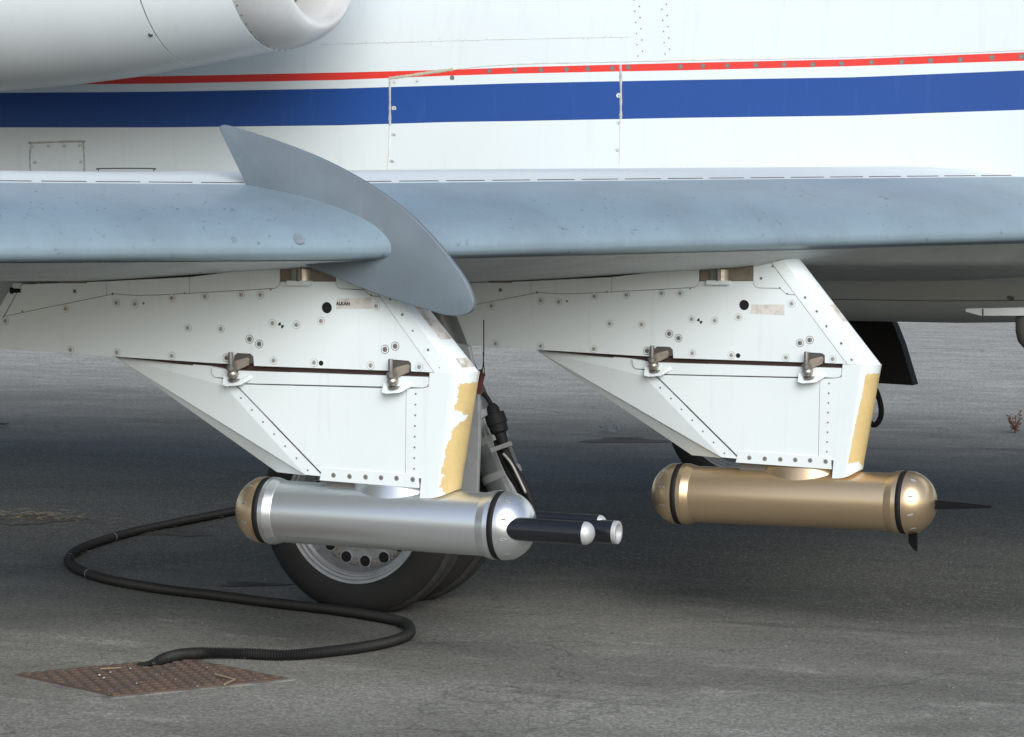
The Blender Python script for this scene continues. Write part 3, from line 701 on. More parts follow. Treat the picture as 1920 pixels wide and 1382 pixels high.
def make_pylon(loc, near):
    if near:
        root = empty('underwing_pylon', loc, 'white underwing pylon carrying the silver pod, partly behind the grey wing fence', 'pylon', 'pylons under the wing')
    else:
        root = empty('underwing_pylon', loc, 'white underwing pylon carrying the gold pod, with intact yellow front strip', 'pylon', 'pylons under the wing')
    W = 'pyl_white'
    gtop = [n_(199, 527), n_(355, 519), f_(1311, 500), f_(1412, 486), f_(1437, 482)]
    # dark core behind all plates of the upper body
    core = [rear_top, gtop[0], gtop[1], gtop[2], gtop[3], gtop[4], f_(1587, 682), n_(640, 690), n_(394, 681), n_(200, 668), rear_low, rear_mid]
    core = inset(core, 0.004)
    slab('body_core', [(x, z, T - 0.004) for x, z in core], [list(range(len(core)))], 'sealant', root, 0.0)
    # top gap filler against the wing skin
    # upper panels
    plate('panel', [rear_top, gtop[0], n_(199, 554), n_(8, 593)], W, root)
    plate('panel', [gtop[0], gtop[1], n_(355, 550), n_(300, 553), n_(255, 554), n_(212, 551), n_(199, 554)], W, root)
    plate('panel', [gtop[1], f_(1311, 500), f_(1311, 529), f_(1308, 535), f_(1301, 539), f_(1250, 542), n_(355, 550)], W, root)
    plate('panel', [f_(1412, 486), f_(1437, 482), f_(1491, 553), f_(1477, 552), f_(1471, 549), f_(1463, 541), f_(1421, 540), f_(1415, 537), f_(1412, 530)], W, root)
    # main plate with the notches of the clamps and the round hole
    hx, hz = f_(1395, 572)
    hole = [(hx + 0.0185 * math.cos(2 * math.pi * k / 20), hz + 0.0185 * math.sin(2 * math.pi * k / 20)) for k in range(20)]
    left = [n_(8, 593), n_(199, 554), n_(212, 551), n_(255, 554), n_(300, 553), n_(355, 550), f_(1250, 542), f_(1301, 539), f_(1308, 535), f_(1311, 529), f_(1312, 527)]
    mid = [f_(1412, 527), f_(1412, 530), f_(1415, 537), f_(1421, 540), f_(1463, 541), f_(1471, 549), f_(1477, 552), f_(1491, 553), f_(1588, 683)]
    c1, c2 = n_(438, 683), f_(1516, 680)
    c1 = ((c1[0] + f_(1224, 670)[0]) / 2, c1[1])
    bottom = [f_(1546, 681), f_(1546, 667), f_(1542, 663), f_(1515, 661), f_(1509, 666), f_(1507, 680),
              f_(1262, 672), f_(1261, 656), f_(1256, 651), f_(1232, 650), f_(1226, 655), f_(1224, 669), n_(394, 681), n_(200, 668), rear_low, rear_mid]
    outl = inset(left + mid + bottom, 0.0009)
    i0 = min(range(len(outl)), key=lambda i: (Vector(outl[i]) - Vector((hx, hz))).length)
    k0 = min(range(20), key=lambda k: (Vector(hole[k]) - Vector(outl[i0])).length)
    hseq = [hole[(k0 + j) % 20] for j in range(21)]
    A = sum(outl[i][0] * outl[(i + 1) % len(outl)][1] - outl[(i + 1) % len(outl)][0] * outl[i][1] for i in range(len(outl)))
    if A > 0: hseq = list(reversed(hseq))
    ring = outl[:i0 + 1] + hseq + outl[i0:]
    main = slab('side_plate', [(x, z, T) for x, z in ring], [list(range(len(ring)))], W, root, 0.0)
    obj('hole_dark', *lathe_vf([(0.0035, 0.0183), (0.0025, 0.0183), (0.0025, 0.0)], (hx, 0, hz), (0, 1, 0), 20), 'black', root, off=Vector((0, 0, 0)))  # black disc: the dark depth of the hole put into its colour
    obj('small_hole', *lathe_vf([(0.0, 0.0085), (0.0008, 0.0080), (0.0008, 0)], (*[n_(602, 681)[0]], -0.0001, n_(602, 681)[1]), (0, -1, 0), 14), 'black', root, off=Vector((0, 0, 0)))
    # recess with its bush
    rc = [f_(1311, 500), f_(1412, 486), f_(1412, 527), f_(1312, 527)]
    plate('recess_panel', rc, 'olive', root, h=T - 0.003, gap=0.0005)
    bx_, bz_ = f_(1347, 533)
    top_z = f_(1347, 499)[1]
    obj('suspension_bush', *lathe_vf([(0, 0.040), (0.003, 0.043), (top_z - bz_ - 0.012, 0.043), (top_z - bz_ - 0.008, 0.038), (top_z - bz_ - 0.008, 0.0)], (bx_, 0.025, bz_), (0, 0, 1), 28), 'bare', root, off=Vector((0, 0, 0)), smooth=True, angle=40)
    obj('bush_cover', *box_vf(bx_ + 0.003, 0.0, bz_ + 0.0065, 0.082, 0.044, 0.015), W, root, off=Vector((0, 0, 0)), bevel=0.001)
    obj('bush_pin', *lathe_vf([(0, 0.011), (0.055, 0.011), (0.058, 0.0)], (bx_ + 0.004, -0.012, bz_ + 0.012), (0, 0, 1), 12), 'dark_metal', root, off=Vector((0, 0, 0)), smooth=True, angle=40)
    # nose fairing of the upper body: flat side, crease, rounded leading edge
    l0, l1 = f_(1438, 482), f_(1588, 683)
    e0, e1 = f_(1490, 474, T), (n_(897, 697, T) if near else f_(1652, 684, T))
    pts, faces, fmn = [], [], []
    NR, cols = 26, [(0.0, T), (0.12, T), (0.55, 0.060), (0.68, 0.052), (0.80, 0.041), (0.90, 0.028), (0.97, 0.013), (1.0, 0.002)]
    for i in range(NR + 1):
        t = i / NR
        a = Vector(l0).lerp(Vector(l1), t); b = Vector(e0).lerp(Vector(e1), t)
        for j, (u, h) in enumerate(cols):
            q = a.lerp(b, u); pts.append((q.x + (0.0012 if j == 0 else 0), q.y, h))
    nc_ = len(cols)
    rnd = random.Random(3 if near else 5)
    worn = []
    for i in range(NR):
        for j in range(nc_ - 1):
            faces.append([i * nc_ + j, i * nc_ + j + 1, (i + 1) * nc_ + j + 1, (i + 1) * nc_ + j])
            t = i / NR
            w = 0
            if near:
                if j >= 4 and (0.42 < t < 0.72): w = 1
                if j >= 4 and (0.86 < t < 0.94): w = 1
            else:
                if j >= 5 and (0.46 < t < 0.60): w = 1
            fmn.append(w)
    M.setdefault('worn', None)
    if M['worn'] is None: M['worn'] = mat('worn_front_edge', (0.62, 0.60, 0.55), 0.5, noise=(22, (0.34, 0.32, 0.28), 0.45, 0.62))
    slab('nose_fairing', pts, faces, [W, 'worn'], root, 0.0, fm=fmn, smooth=True)
    # lower fairing ------------------------------------------------
    gl = [n_(200, 672), n_(394, 686), f_(1225, 679), f_(1578, 690)]
    # brown spacer in the gap
    sp = [n_(205, 669), n_(394, 680), f_(1280, 671), f_(1581, 681), f_(1581, 693), f_(1280, 683), n_(394, 690)]
    slab('gap_spacer', [(x, z, 0.045) for x, z in sp], [list(range(len(sp)))], 'brown_gap', root, 0.0)
    fc = [n_(396, 690), f_(1578, 694), f_(1575, 874), f_(1382, 862), n_(575, 886), n_(440, 700)]
    fc = inset(fc, 0.003)
    slab('fairing_core', [(x, z, T - 0.004) for x, z in fc], [list(range(len(fc)))], 'sealant', root, 0.0)
    d0, d1 = f_(1212, 690), n_(604, 892)      # diagonal joint
    d0 = n_(428, 712)
    plate('panel', [n_(396, 687), f_(1225, 679), f_(1578, 690), f_(1578, 702), f_(1575, 707), f_(1568, 709), f_(1245, 702), n_(420, 709), n_(403, 708), n_(397, 701)], W, root)
    ce = [n_(433, 711), f_(1245, 703), f_(1537, 710), f_(1534, 862), f_(1383, 850), n_(604, 889)]
    plate('panel', ce, W, root)
    plate('panel', [f_(1537, 710), f_(1568, 709), f_(1578.5, 706), f_(1563.5, 864), f_(1534, 862)], W, root)
    # rear fairing: rivet strip, sloping facet, lower bevel
    v0 = n_(200, 672); v1 = n_(394, 687); v2 = n_(404, 709); v2b = n_(430, 712); v3 = n_(604, 893); v4 = n_(572, 890); v5 = n_(503, 870); v6 = n_(516, 884); v7 = n_(567, 892)
    pr = [(*v0, 0.006), (*v1, 0.054), (*v2, 0.0600), (*v2b, T), (*v3, T), (*v4, T), (*n_(500, 868, T), 0.003), (*n_(520, 885, T), 0.003), (*v7, 0.05), (*n_(418, 722), T)]
    slab('rear_fairing', pr, [[0, 1, 2], [0, 2, 9], [2, 3, 9], [9, 3, 4, 5], [0, 9, 5], [0, 5, 8, 7], [0, 7, 6]], W, root, 0.0)
    # bolted lower strip
    ls = [f_(1384, 848), f_(1391, 845.5), f_(1558, 857), f_(1559, 880), f_(1380, 867)]
    plate('mounting_strip', ls, W, root, h=T + 0.004, gap=0.0)
    # front fairing of the lower body with the yellow erosion strip
    NR = 150
    colsu = [0.0, 0.25, 0.42, 0.5] + [0.5 + 0.5 * math.sin(math.pi / 2 * k / 36) for k in range(1, 37)]
    pts, faces, fmn = [], [], []
    tl, bl = f_(1580, 683), f_(1560, 897); tr, brr = (n_(897, 697, T), n_(861, 917, T)) if near else (f_(1652, 684, T), f_(1616, 880, T))
    rnd = random.Random(11)
    if near:   # left edge of the bare yellow strip: height fraction -> how far back it reaches (u)
        tabn = [(0.0, 1.1), (0.088, 1.1), (0.09, 0.66), (0.31, 0.62), (0.32, 0.70), (0.34, 0.80), (0.37, 0.86), (0.41, 0.82), (0.44, 0.72), (0.47, 0.66), (0.57, 0.58), (0.60, 0.56), (0.84, 0.50), (0.85, 0.60), (0.88, 0.52), (0.93, 0.48), (0.955, 0.62), (1.0, 0.66)]
    else:
        tabn = [(0.0, 1.1), (0.078, 1.1), (0.08, 0.66), (0.3, 0.64), (0.6, 0.57), (0.905, 0.52), (0.91, 0.86), (0.95, 0.93), (1.0, 0.97)]
    for i in range(NR + 1):
        t = i / NR
        a = Vector(tl).lerp(Vector(bl), t); b = Vector(tr).lerp(Vector(brr), t)
        for j, u in enumerate(colsu):
            q = a.lerp(b, u)
            h = T if u <= 0.5 else max(0.003, T * math.sqrt(max(0, 1 - ((u - 0.5) / 0.5) ** 2)))
            if t > 0.9:  # curved lower edge
                q.y -= 0.010 * (t - 0.9) / 0.1 * math.sin(math.pi * min(1, u))
            pts.append((q.x, q.y, h))
    nc_ = len(colsu)
    # the strip is drawn on the finished faces: a face is yellow where it lies forward of the torn edge
    for i in range(NR):
        for j in range(nc_ - 1):
            faces.append([i * nc_ + j, i * nc_ + j + 1, (i + 1) * nc_ + j + 1, (i + 1) * nc_ + j])
            t = (i + 0.5) / NR; u = (colsu[j] + colsu[j + 1]) / 2
            if j == 0: jit = 0.016 * math.sin(37 * t) + 0.012 * math.sin(83 * t + 1) + 0.010 * math.sin(171 * t + 2) if near else 0.004 * math.sin(90 * t)
            lim = lerp_table(tabn, t + (0.006 * math.sin(60 * u) if near else 0.004 * math.sin(50 * u))) + jit
            fmn.append(1 if u > lim + (0.10 if near else 0.06) else 0)
    slab('front_fairing', pts, faces, [W, 'yellow'], root, 0.0, fm=fmn, smooth=True, rim_m=1)
    # fasteners
    for p in bolts: put(bolt_me, 'bolt', *n_(*p), root)
    for p in bolts2: put(bolt_me2, 'bolt', *n_(*p), root)
    for p in [(1406, 858), (1435, 860), (1464, 861), (1492, 862), (1520, 863), (1549, 865)]:
        put(small_me, 'screw', *f_(*p), root, y=-0.0044)
    rv_ = []
    def rivet(x, z, y=0.0, r=0.0034): rv_.append(lathe_vf([(0, r), (0.0008, r * 0.9), (0.001, 0)], (x, y, z), (0, -1, 0), 7))
    for k in range(8):
        rivet(*f_(1554.5 - 0.6 * k, 719 + 18.3 * k))
    for k in range(8):
        t = k / 7; rivet(*(Vector(n_(431, 724)).lerp(Vector(n_(577, 882)), t)))
    for p in [(1509, 558), (1531, 584), (1549, 612), (1577, 644), (1596, 675)]: rivet(*f_(*p), y=0.0022, r=0.0050)
    rivet(*f_(1448, 500)); rivet(*f_(1427, 522), r=0.0055); rivet(*n_(269, 569), r=0.0045); rivet(*n_(445, 775), y=0.012, r=0.003)
    for p in [(1294, 541), (1462, 540), (1476, 551), (1138, 547)]: rivet(*f_(*p), r=0.0036)
    rivet(*n_(211, 551), r=0.0045); rivet(*n_(140, 546), r=0.0075); rivet(*n_(42, 584), r=0.004)
    stuff(obj('rivets', *merge(rv_), 'dark_metal', root, off=Vector((0, 0, 0))))
    # quartered balance mark
    mx_, mz_ = n_(527, 610)
    qv, qf = [], []
    for a0 in (math.pi / 2, -math.pi / 2):
        b = len(qv); qv.append(Vector((mx_, -0.0006, mz_)))
        for k in range(7):
            an = a0 + math.pi / 2 * k / 6 + 0.12; qv.append(Vector((mx_ + 0.0105 * math.cos(an), -0.0006, mz_ + 0.0105 * math.sin(an))))
        qf += [(b, b + k + 1, b + k + 2) for k in range(6)]
    obj('balance_mark', qv, qf, 'ink', root, off=Vector((0, 0, 0)))
    # sticker
    if near:
        sp_ = [n_(632, 560), n_(697, 558), n_(698, 579), n_(630, 579)]
    else:
        sp_ = [f_(1409, 571), f_(1471, 571), f_(1471, 591), f_(1407, 588)]
    sv_ = [Vector((x, -0.0006, z)) for x, z in sp_] + [Vector((x, 0.0, z)) for x, z in sp_]
    stk = obj('maker_sticker', sv_, [(0, 1, 2, 3), (0, 1, 5, 4), (1, 2, 6, 5), (2, 3, 7, 6), (3, 0, 4, 7)], 'sticker', root, off=Vector((0, 0, 0)))
    if near:
        cu = bpy.data.curves.new('lettering', 'FONT'); cu.body = 'ALKAN'; cu.size = 0.0150; cu.offset = 0.0006; cu.extrude = 0.0002
        to = bpy.data.objects.new('lettering', cu)
        me = to.to_mesh(); me2 = me.copy(); to.to_mesh_clear()
        bpy.data.objects.remove(to)
        me2.name = 'lettering'; me2.materials.clear(); me2.materials.append(M['ink'])
        lo = link(bpy.data.objects.new('lettering', me2), stk)
        x, z = n_(630.5, 572); lo.location = (x, -0.0010, z); lo.rotation_euler = (math.pi / 2, 0, 0)
    # clamps
    clamp(root, (c1[0] + 0.004, c1[1] + 0.004), None, 0); clamp(root, (c2[0] - 0.001, c2[1] + 0.003), None, 1)
    # rear hinge block and stop below the wing
    hx0, hz0 = n_(140, 530)
    obj('hinge_block', *box_vf(hx0, 0.03, hz0 + 0.006, 0.092, 0.07, 0.016), 'olive', root, off=Vector((0, 0, 0)), bevel=0.002)
    if near:
        x, z = n_(26, 545)
        obj('rubber_stop', *lathe_vf([(0, 0.011), (0.008, 0.011), (0.009, 0.0075), (0.04, 0.0075)], (x - 0.012, 0.0, z), (1, 0.1, 0), 12), 'black', root, off=Vector((0, 0, 0)), smooth=True, angle=40)
        fit = []
        for k in range(4):
            x, z = n_(62 + 14 * k, 532); fit.append(lathe_vf([(0, 0.007), (0.016, 0.007), (0.017, 0.004), (0.022, 0.004)], (x, 0.03, z + 0.001), (1, 0, 0), 10))
        obj('pipe_fitting', *merge(fit), 'bare', root, off=Vector((0, 0, 0)), smooth=True, angle=40)
        plate('edge_strip', [n_(40, 531), n_(24, 531), n_(-18, 606), n_(-2, 606)], W, root, h=T - 0.003, gap=0.0)
        re = [n_(33, 540), n_(40, 533), n_(8, 593), n_(-2, 606), n_(-40, 652), n_(-50, 652)]
    return root
pylon_near = make_pylon(P0, True)
pylon_far = make_pylon(P1, False)

# ------------------------------------------------------------------ pods
def make_pod(loc, yoff, rear_px, front_px, near):
    a = at(*rear_px, yoff); b = at(*front_px, yoff)
    base = (a + b) / 2
    if near: root = empty('instrument_pod', base, 'silver pod with gold rear dome and black tubes on its nose, under the near pylon', 'pod', 'pods under the wing')
    else: root = empty('instrument_pod', base, 'gold pod with a black spike on its nose, under the far pylon', 'pod', 'pods under the wing')
    ax = (b - a).normalized(); L = (b - a).length; Rr, Rt = 0.1105, 0.1015
    body_m = 'silver' if near else 'gold'; rear_m = 'gold'
    o = a
    body = obj('pod_body', *lathe_vf([(0.010, Rr - 0.004), (0.0105, Rr), (0.026, Rr), (0.028, Rr - 0.0004), (0.052, Rr - 0.0075), (0.054, Rt), (0.10, Rt), (L * 0.5, Rt), (L - 0.10, Rt), (L - 0.054, Rt), (L - 0.052, Rr - 0.0075), (L - 0.028, Rr - 0.0004), (L - 0.026, Rr), (L - 0.0105, Rr), (L - 0.010, Rr - 0.004)], o, ax, 72), body_m, root, smooth=True, angle=9)
    for d, nm in ((0.0, 'ring'), (L, 'ring')):
        obj('seal_ring', *lathe_vf([(d - 0.0105, Rr - 0.004), (d - 0.0098, Rr - 0.0008), (d + 0.0098, Rr - 0.0008), (d + 0.0105, Rr - 0.004)], o, ax, 64), 'black', root, smooth=True)
    def dome(d0, sgn, m):
        P = [(d0 + sgn * 0.010, Rr - 0.004), (d0 + sgn * 0.0102, Rr)]
        for k in range(1, 19):
            t = math.pi / 2 * k / 18; P.append((d0 + sgn * (0.0102 + 0.100 * math.sin(t)), Rr * math.cos(t)))
        dm = obj('rear_dome' if sgn < 0 else 'nose_dome', *lathe_vf(P, o, ax, 64), m, root, smooth=True, angle=60)
        u = ax.cross(Vector((0, 0, 1))).normalized(); w = u.cross(ax)
        for k in range(10):
            an = 2 * math.pi * k / 10 + R_(18); t = R_(19)
            rad = (u * math.cos(an) + w * math.sin(an))
            c = o + ax * (d0 + sgn * (0.0102 + 0.100 * math.sin(t))) + rad * (Rr * math.cos(t))
            nr_ = (rad * math.cos(t) + ax * sgn * math.sin(t)).normalized(); tg = (ax * sgn * math.cos(t) - rad * math.sin(t)).normalized(); si = nr_.cross(tg)
            v, f = [], []
            prof = [(1.0, -0.0004), (0.86, 0.0012), (0.62, 0.0002), (0.45, -0.0002)]
            for s_, h_ in prof:
                for q in range(12):
                    aa = 2 * math.pi * q / 12; v.append(c + tg * (0.0125 * s_ * math.cos(aa)) + si * (0.0035 * s_ * math.sin(aa)) + nr_ * (h_ + 0.0006))
            for i in range(3):
                for q in range(12): f.append((i * 12 + q, i * 12 + (q + 1) % 12, (i + 1) * 12 + (q + 1) % 12, (i + 1) * 12 + q))
            f.append(tuple(36 + q for q in range(12)))
            obj('dome_screw', v, f, ['rim', 'dark_metal'], dm, fm=[0] * 24 + [1] * 13, smooth=True)
        return dm
    dome(0.0, -1, rear_m); nd = dome(L, 1, body_m)
    # mounting boss between pod and pylon
    c = o + ax * (L * 0.54)
    bv_, bf_ = lathe_vf([(0.0, 0.150), (0.112, 0.140), (0.116, 0.134), (0.116, 0.0)], c, (0, 0, 1), 64)
    for p in bv_: p.y = c.y + (p.y - c.y) * 0.5
    obj('mounting_boss', bv_, bf_, body_m, root, smooth=True, angle=50)
    obj('mounting_lug', *box_vf(*(c + Vector((-0.02, 0, 0.12))), 0.40, 0.07, 0.05), 'dark_metal', root, bevel=0.002)
    u = ax.cross(Vector((0, 0, 1))).normalized(); w = u.cross(ax)       # u points to the camera side? fixed below
    if u.y > 0: u = -u
    if near:
        def tube(du, dw, d_end, r, tip, start=0.0):
            s = o + ax * (L + start) + u * du + w * dw
            t = obj('sensor_tube', *lathe_vf([(0, r), (d_end, r)], s, ax, 28), 'black_gloss', root, smooth=True)
            if tip == 'dome':
                P = [(d_end, r * 1.0)] + [(d_end + r * 0.85 * math.sin(math.pi / 2 * k / 8), r * math.cos(math.pi / 2 * k / 8)) for k in range(1, 9)]
                obj('tube_tip', *lathe_vf(P, s, ax, 28), 'satin', t, smooth=True)
            else:
                obj('tube_tip', *lathe_vf([(d_end, r), (d_end + 0.012, r), (d_end + 0.014, r * 0.95), (d_end + 0.014, r * 0.72), (d_end - 0.002, r * 0.66), (d_end - 0.002, 0)], s, ax, 28), 'satin', t, smooth=True, angle=40)
            return t
        tube(0.062, 0.000, 0.305, 0.037, 'dome')
        tube(-0.050, -0.006, 0.362, 0.037, 'ring')
        tube(-0.066, 0.018, 0.305, 0.026, 'dome')
    else:
        s = o + ax * (L + 0.100); v = []
        for d, r in ((0.0, 0.0225), (0.205, 0.0055)):
            for k in range(4):
                an = math.pi / 4 + math.pi / 2 * k
                an += R_(6)
                v.append(s + ax * d + (u * math.cos(an) + w * math.sin(an)) * r * 1.05 - w * 0.004)
        f = [(0, 1, 5, 4), (1, 2, 6, 5), (2, 3, 7, 6), (3, 0, 4, 7), (4, 5, 6, 7), (0, 1, 2, 3)]
        obj('nose_spike', v, f, 'matte_black', root, bevel=0.0012)
        c = o + ax * (L + 0.012) - w * 0.100
        prof = [(0.0, 0.0), (0.030, 0.0), (0.030, -0.072), (0.012, -0.058), (0.0, -0.040)]
        v = [c + ax * x + w * z - u * 0.006 for x, z in prof] + [c + ax * x + w * z + u * 0.006 for x, z in prof]
        k = 5
        obj('blade_antenna', v, [tuple(range(k)), tuple(range(2 * k - 1, k - 1, -1))] + [(i, (i + 1) % k, k + (i + 1) % k, k + i) for i in range(k)], 'matte_black', root, bevel=0.0015)
    return root
pod_near = make_pod(P0, T, (505, 957), (942, 985), True)
pod_far = make_pod(P1, FAR_OFF.y + T, (1279, 926), (1698, 942), False)

# ------------------------------------------------------------------ things on the ground
hp = [(281, 1254), (290, 1245), (308, 1235), (340, 1227), (390, 1224), (450, 1225), (540, 1228), (640, 1219), (715, 1207), (758, 1194), (769, 1182), (756, 1167), (700, 1155), (620, 1143), (500, 1129), (400, 1116), (300, 1104), (200, 1086), (150, 1069), (131, 1055), (133, 1041), (165, 1023), (235, 1001), (330, 980), (440, 958), (520, 937), (600, 912)]
zz = [-0.01, 0.012, 0.026, 0.028, 0.022] + [0.019] * (len(hp) - 5)
path = resample(catmull([gnd(x, y, z) for (x, y), z in zip(hp, zz)], 24), 0.0045)
hose = obj('corrugated_hose', *tube_vf(path, lambda i: 0.0170 + 0.0026 * (1 if i % 2 else -1), 14), 'hose', smooth=True, angle=40)
hose['label'] = 'black corrugated hose looping over the asphalt from the rusty cover'; hose['category'] = 'hose'
tv = []
for x, y in ((217, 1008), (130, 1047), (150, 1078)):
    p = min(path, key=lambda q: (q - gnd(x, y, 0.018)).length); i = path.index(p)
    tv.append(('cable_tie', lathe_vf([(-0.002, 0.0205), (0.002, 0.0205)], p, path[i + 1] - path[i - 1], 14), p))
for nme, (v, f), p in tv: obj(nme, v, f, 'stone', hose)
# rusty cover plate with raised lozenges
cor = [gnd(*p) for p in ((30, 1269), (345, 1238), (541, 1276), (212, 1309))]
cover = empty('floor_cover', (cor[0] + cor[2]) / 2, 'rusty steel tread plate let into the ground at the end of the hose', 'cover plate')
ccen = (cor[0] + cor[2]) / 2; ccen.z = 0
sp0, sp1 = gnd(330, 1251), gnd(205, 1308.3)
def quad_plate(name, a, b, c, d, m, z0, z1, parent):
    v = [Vector((p.x, p.y, z)) for z in (z0, z1) for p in (a, b, c, d)]
    return obj(name, v, [(4, 5, 6, 7), (0, 1, 5, 4), (1, 2, 6, 5), (2, 3, 7, 6), (3, 0, 4, 7)], m, parent)
rimq = [ccen + (p - ccen) * 1.05 for p in cor]
quad_plate('cement_rim', *rimq, 'concrete', -0.01, 0.004, cover)
quad_plate('cover_plate', *[ccen + (p - ccen) * 0.995 for p in cor], 'rust', 0.0, 0.009, cover)
uu, ww = cor[1] - cor[0], cor[3] - cor[0]
pads = []
nu, nw_ = 15, 11
for i in range(nu):
    for j in range(nw_):
        a, b = (i + 0.5 + (0.5 if j % 2 else 0)) / nu, (j + 0.5) / nw_
        if a > 0.985: continue
        c = cor[0] + uu * a + ww * b
        lu, lw = uu * (0.36 / nu), ww * (0.46 / nw_)
        v = []
        for z, k in ((0.008, 1.0), (0.0135, 0.72)):
            for p, q in ((1, 0), (0.5, 0.8), (-0.5, 0.8), (-1, 0), (-0.5, -0.8), (0.5, -0.8)):
                w_ = c + lu * (p * k) + lw * (q * k); v.append(Vector((w_.x, w_.y, z)))
        pads.append((v, [(6, 7, 8, 9, 10, 11)] + [(k, (k + 1) % 6, 6 + (k + 1) % 6, 6 + k) for k in range(6)]))
stuff(obj('tread_pads', *merge(pads), 'rust', cover))
dv = (sp1 - sp0); nrm = Vector((-dv.y, dv.x, 0)).normalized() * 0.004
v = [Vector((p.x, p.y, 0.0138)) for p in (sp0 - nrm, sp0 + nrm, sp1 + nrm, sp1 - nrm)] + [Vector((p.x, p.y, 0.008)) for p in (sp0 - nrm, sp0 + nrm, sp1 + nrm, sp1 - nrm)]
obj('hose_opening', *lathe_vf([(0.0, 0.040), (0.0, 0.0)], gnd(280, 1252) + Vector((0, 0, 0.0142)), (0, 0, 1), 20), 'black', cover)
obj('plate_joint', v, [(0, 1, 2, 3), (0, 1, 5, 4), (1, 2, 6, 5), (2, 3, 7, 6), (3, 0, 4, 7)], 'sealant', cover)
# bits of wood on the plate
def stick(pxs, r, m, label, z=0.019):
    pts = [gnd(x, y, z) for x, y in pxs]
    v, f = merge([tube_vf([a, b], r, 5) for a, b in zip(pts, pts[1:])])
    o = obj('wood_stick', v, f, m); o['label'] = label; o['category'] = 'stick'; return o
stick([(403, 1264), (441, 1274), (421, 1283)], 0.0032, 'wood', 'broken pale stick bent like an L on the rusty cover')
stick([(188, 1254), (226, 1252)], 0.0022, 'wood', 'thin straight pale stick lying on the left of the rusty cover')
# chips, straw and dirt
def scatter(name, label, cat, n, region, size, m, seed, parent=None, flat=0.5):
    rr = random.Random(seed); parts = []
    for k in range(n):
        x, y = region(rr); g = gnd(x, y, 0.0); s = rr.uniform(*size)
        t = [Vector((rr.uniform(-1, 1), rr.uniform(-1, 1), 0)).normalized() for _ in range(1)][0]
        u_ = Vector((-t.y, t.x, 0))
        z0 = 0.0045 if parent is None else 0.012
        c = g + Vector((0, 0, z0))
        v = [c + t * s, c + u_ * s * rr.uniform(0.5, 0.9), c - t * s * rr.uniform(0.6, 1), c - u_ * s * rr.uniform(0.5, 0.9), c + Vector((0, 0, s * flat))]
        parts.append((v, [(0, 1, 4), (1, 2, 4), (2, 3, 4), (3, 0, 4)]))
    o = obj(name, *merge(parts), m, parent); o['kind'] = 'stuff'
    if parent is None: o['label'] = label; o['category'] = cat
    return o
scatter('stone_chips', 'pale stone chips scattered over the asphalt', 'chips', 160, lambda r: (r.uniform(0, 1920), 880 + 500 * r.random() ** 0.6), (0.0015, 0.0042), 'stone', 3)
scatter('stone_chips', '', '', 11, lambda r: (r.uniform(180, 450), r.uniform(1256, 1296)), (0.003, 0.008), 'stone', 9, cover)
def straw(n, region, seed, L=(0.01, 0.05), lift=0.012):
    rr = random.Random(seed); parts = []
    for k in range(n):
        x, y = region(rr); g = gnd(x, y, 0.004); an = rr.uniform(0, 6.28); l = rr.uniform(*L)
        d = Vector((math.cos(an), math.sin(an), rr.uniform(-0.05, 0.35))) * l; w_ = Vector((-d.y, d.x, 0)).normalized() * rr.uniform(0.0006, 0.0016)
        b = g + Vector((0, 0, rr.uniform(0, lift)))
        parts.append(([b - w_, b + w_, b + d + w_ * 0.4, b + d - w_ * 0.4, b + Vector((0, 0, 0.0015)), b + d + Vector((0, 0, 0.001))], [(0, 1, 2, 3), (0, 4, 5, 3), (1, 4, 5, 2)]))
    return merge(parts)
def near_hose(r):
    i = r.choice([k for k in range(2, len(hp) - 3)]); t = r.random()
    return hp[i][0] + (hp[i + 1][0] - hp[i][0]) * t + r.gauss(0, 6), hp[i][1] + (hp[i + 1][1] - hp[i][1]) * t + abs(r.gauss(0, 3)) + 3
s1 = obj('straw', *straw(110, near_hose, 5, L=(0.006, 0.03)), 'straw'); s1['label'] = 'dry straw and dust caught along the black hose'; s1['category'] = 'straw'; stuff(s1)
s2 = obj('straw', *straw(170, lambda r: (r.gauss(70, 45), r.gauss(972, 5)), 6, L=(0.015, 0.06)), 'straw'); s2['label'] = 'heap of dry straw on the asphalt left of the hose'; s2['category'] = 'straw'; stuff(s2)
def mound(name, cx, cy, rx, ry, h, m, label, cat, seed):
    """low uneven heap of soil, centre and half sizes in photo pixels on the ground"""
    rr = random.Random(seed); c = gnd(cx, cy); a = gnd(cx + rx, cy) - c; b = gnd(cx, cy - ry) - c
    v = [c + Vector((0, 0, h))]; f = []
    ns, nr2 = 36, 6
    for i in range(1, nr2 + 1):
        t = i / nr2
        for k in range(ns):
            an = 2 * math.pi * k / ns; q = 1 + 0.28 * math.sin(3 * an + seed) + rr.uniform(-0.15, 0.15) * t
            p = c + a * math.cos(an) * t * q + b * math.sin(an) * t * q
            p.z = (h * (1 - t) * rr.uniform(0.5, 1.3) if i < nr2 else 0.0) + 0.002; v.append(p)
    for k in range(ns): f.append((0, 1 + k, 1 + (k + 1) % ns))
    for i in range(nr2 - 1):
        for k in range(ns): f.append((1 + i * ns + k, 1 + i * ns + (k + 1) % ns, 1 + (i + 1) * ns + (k + 1) % ns, 1 + (i + 1) * ns + k))
    o = obj(name, v, f, m, smooth=True); o['label'] = label; o['category'] = cat; return stuff(o)
mound('soil_heap', 60, 974, 85, 9, 0.02, 'dirt', 'low heap of soil under the straw on the left', 'soil', 1)
mound('soil_heap', 470, 1096, 60, 4, 0.008, 'dirt', 'thin patch of dark soil beside the near tyre', 'soil', 2)
mound('soil_heap', 1170, 826, 75, 5, 0.012, 'dirt', 'strip of dark soil on the asphalt between the two pylons', 'soil', 3)
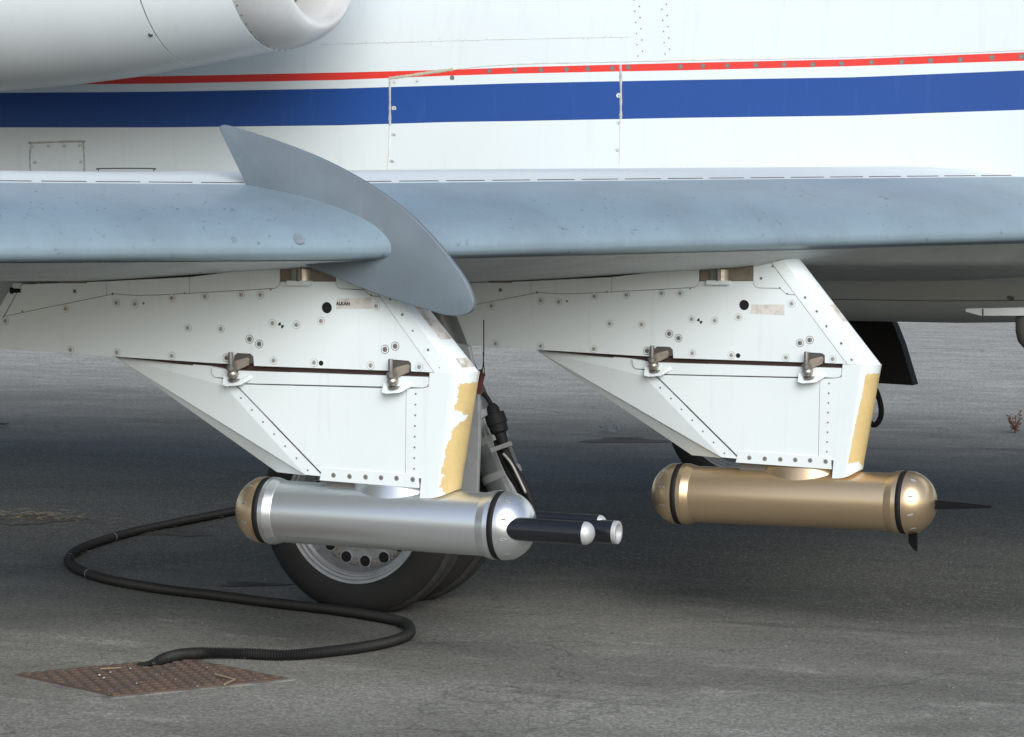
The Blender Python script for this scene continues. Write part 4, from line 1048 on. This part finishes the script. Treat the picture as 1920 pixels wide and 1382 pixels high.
mound('soil_heap', 320, 999, 75, 7, 0.01, 'dirt', 'soil gathered along the far stretch of the hose', 'soil', 4)
# clear plastic scrap
pb = gnd(1142, 812); pv = []
for i in range(7):
    for j in range(5): pv.append(pb + Vector((-0.06 + 0.02 * i, -0.05 + 0.025 * j, 0.008 + random.random() * 0.05)))
pf = [(i * 5 + j, i * 5 + j + 1, i * 5 + j + 6, i * 5 + j + 5) for i in range(6) for j in range(4)]
M['plastic'] = mat('thin_clear_plastic', (0.25, 0.26, 0.26), 0.2)
M['plastic'].node_tree.nodes['Principled BSDF'].inputs['Alpha'].default_value = 0.35
pl = obj('plastic_scrap', pv, pf, 'plastic', smooth=True); pl['label'] = 'crumpled clear plastic scrap on the dark soil strip'; pl['category'] = 'litter'
# dry plant at the right edge
pg = gnd(1904, 812)
plant = empty('dry_plant', pg, 'small reddish brown weed growing from the asphalt at the right', 'plant')
lv, lf = [], []; sv2 = []
rr = random.Random(4)
for k in range(9):
    an = rr.uniform(0, 6.28); l = rr.uniform(0.06, 0.13); tip = pg + Vector((math.cos(an) * l * 0.5, math.sin(an) * l * 0.5, l))
    sv2.append(tube_vf([pg, pg.lerp(tip, 0.5) + Vector((0, 0, 0.01)), tip], 0.0018, 5))
    for j in range(16):
        b = pg.lerp(tip, rr.uniform(0.2, 1)); d = Vector((rr.gauss(0, 1), rr.gauss(0, 1), rr.gauss(0.2, 0.6))).normalized() * rr.uniform(0.012, 0.03); w_ = d.cross(Vector((rr.gauss(0, 1), rr.gauss(0, 1), rr.gauss(0, 1)))).normalized() * rr.uniform(0.003, 0.007)
        i0 = len(lv); lv += [b, b + d * 0.5 + w_, b + d, b + d * 0.5 - w_]; lf.append((i0, i0 + 1, i0 + 2, i0 + 3))
stem = obj('stem', *merge(sv2), 'leaf', plant); stuff(obj('leaves', lv, lf, 'leaf', plant))
# a dead twig at the left edge
tw = obj('twig', *tube_vf([gnd(-6, 794, 0.01), gnd(8, 795, 0.03), gnd(15, 794, 0.012)], 0.006, 6), 'black'); tw['label'] = 'short black twig on the asphalt at the left edge'; tw['category'] = 'twig'
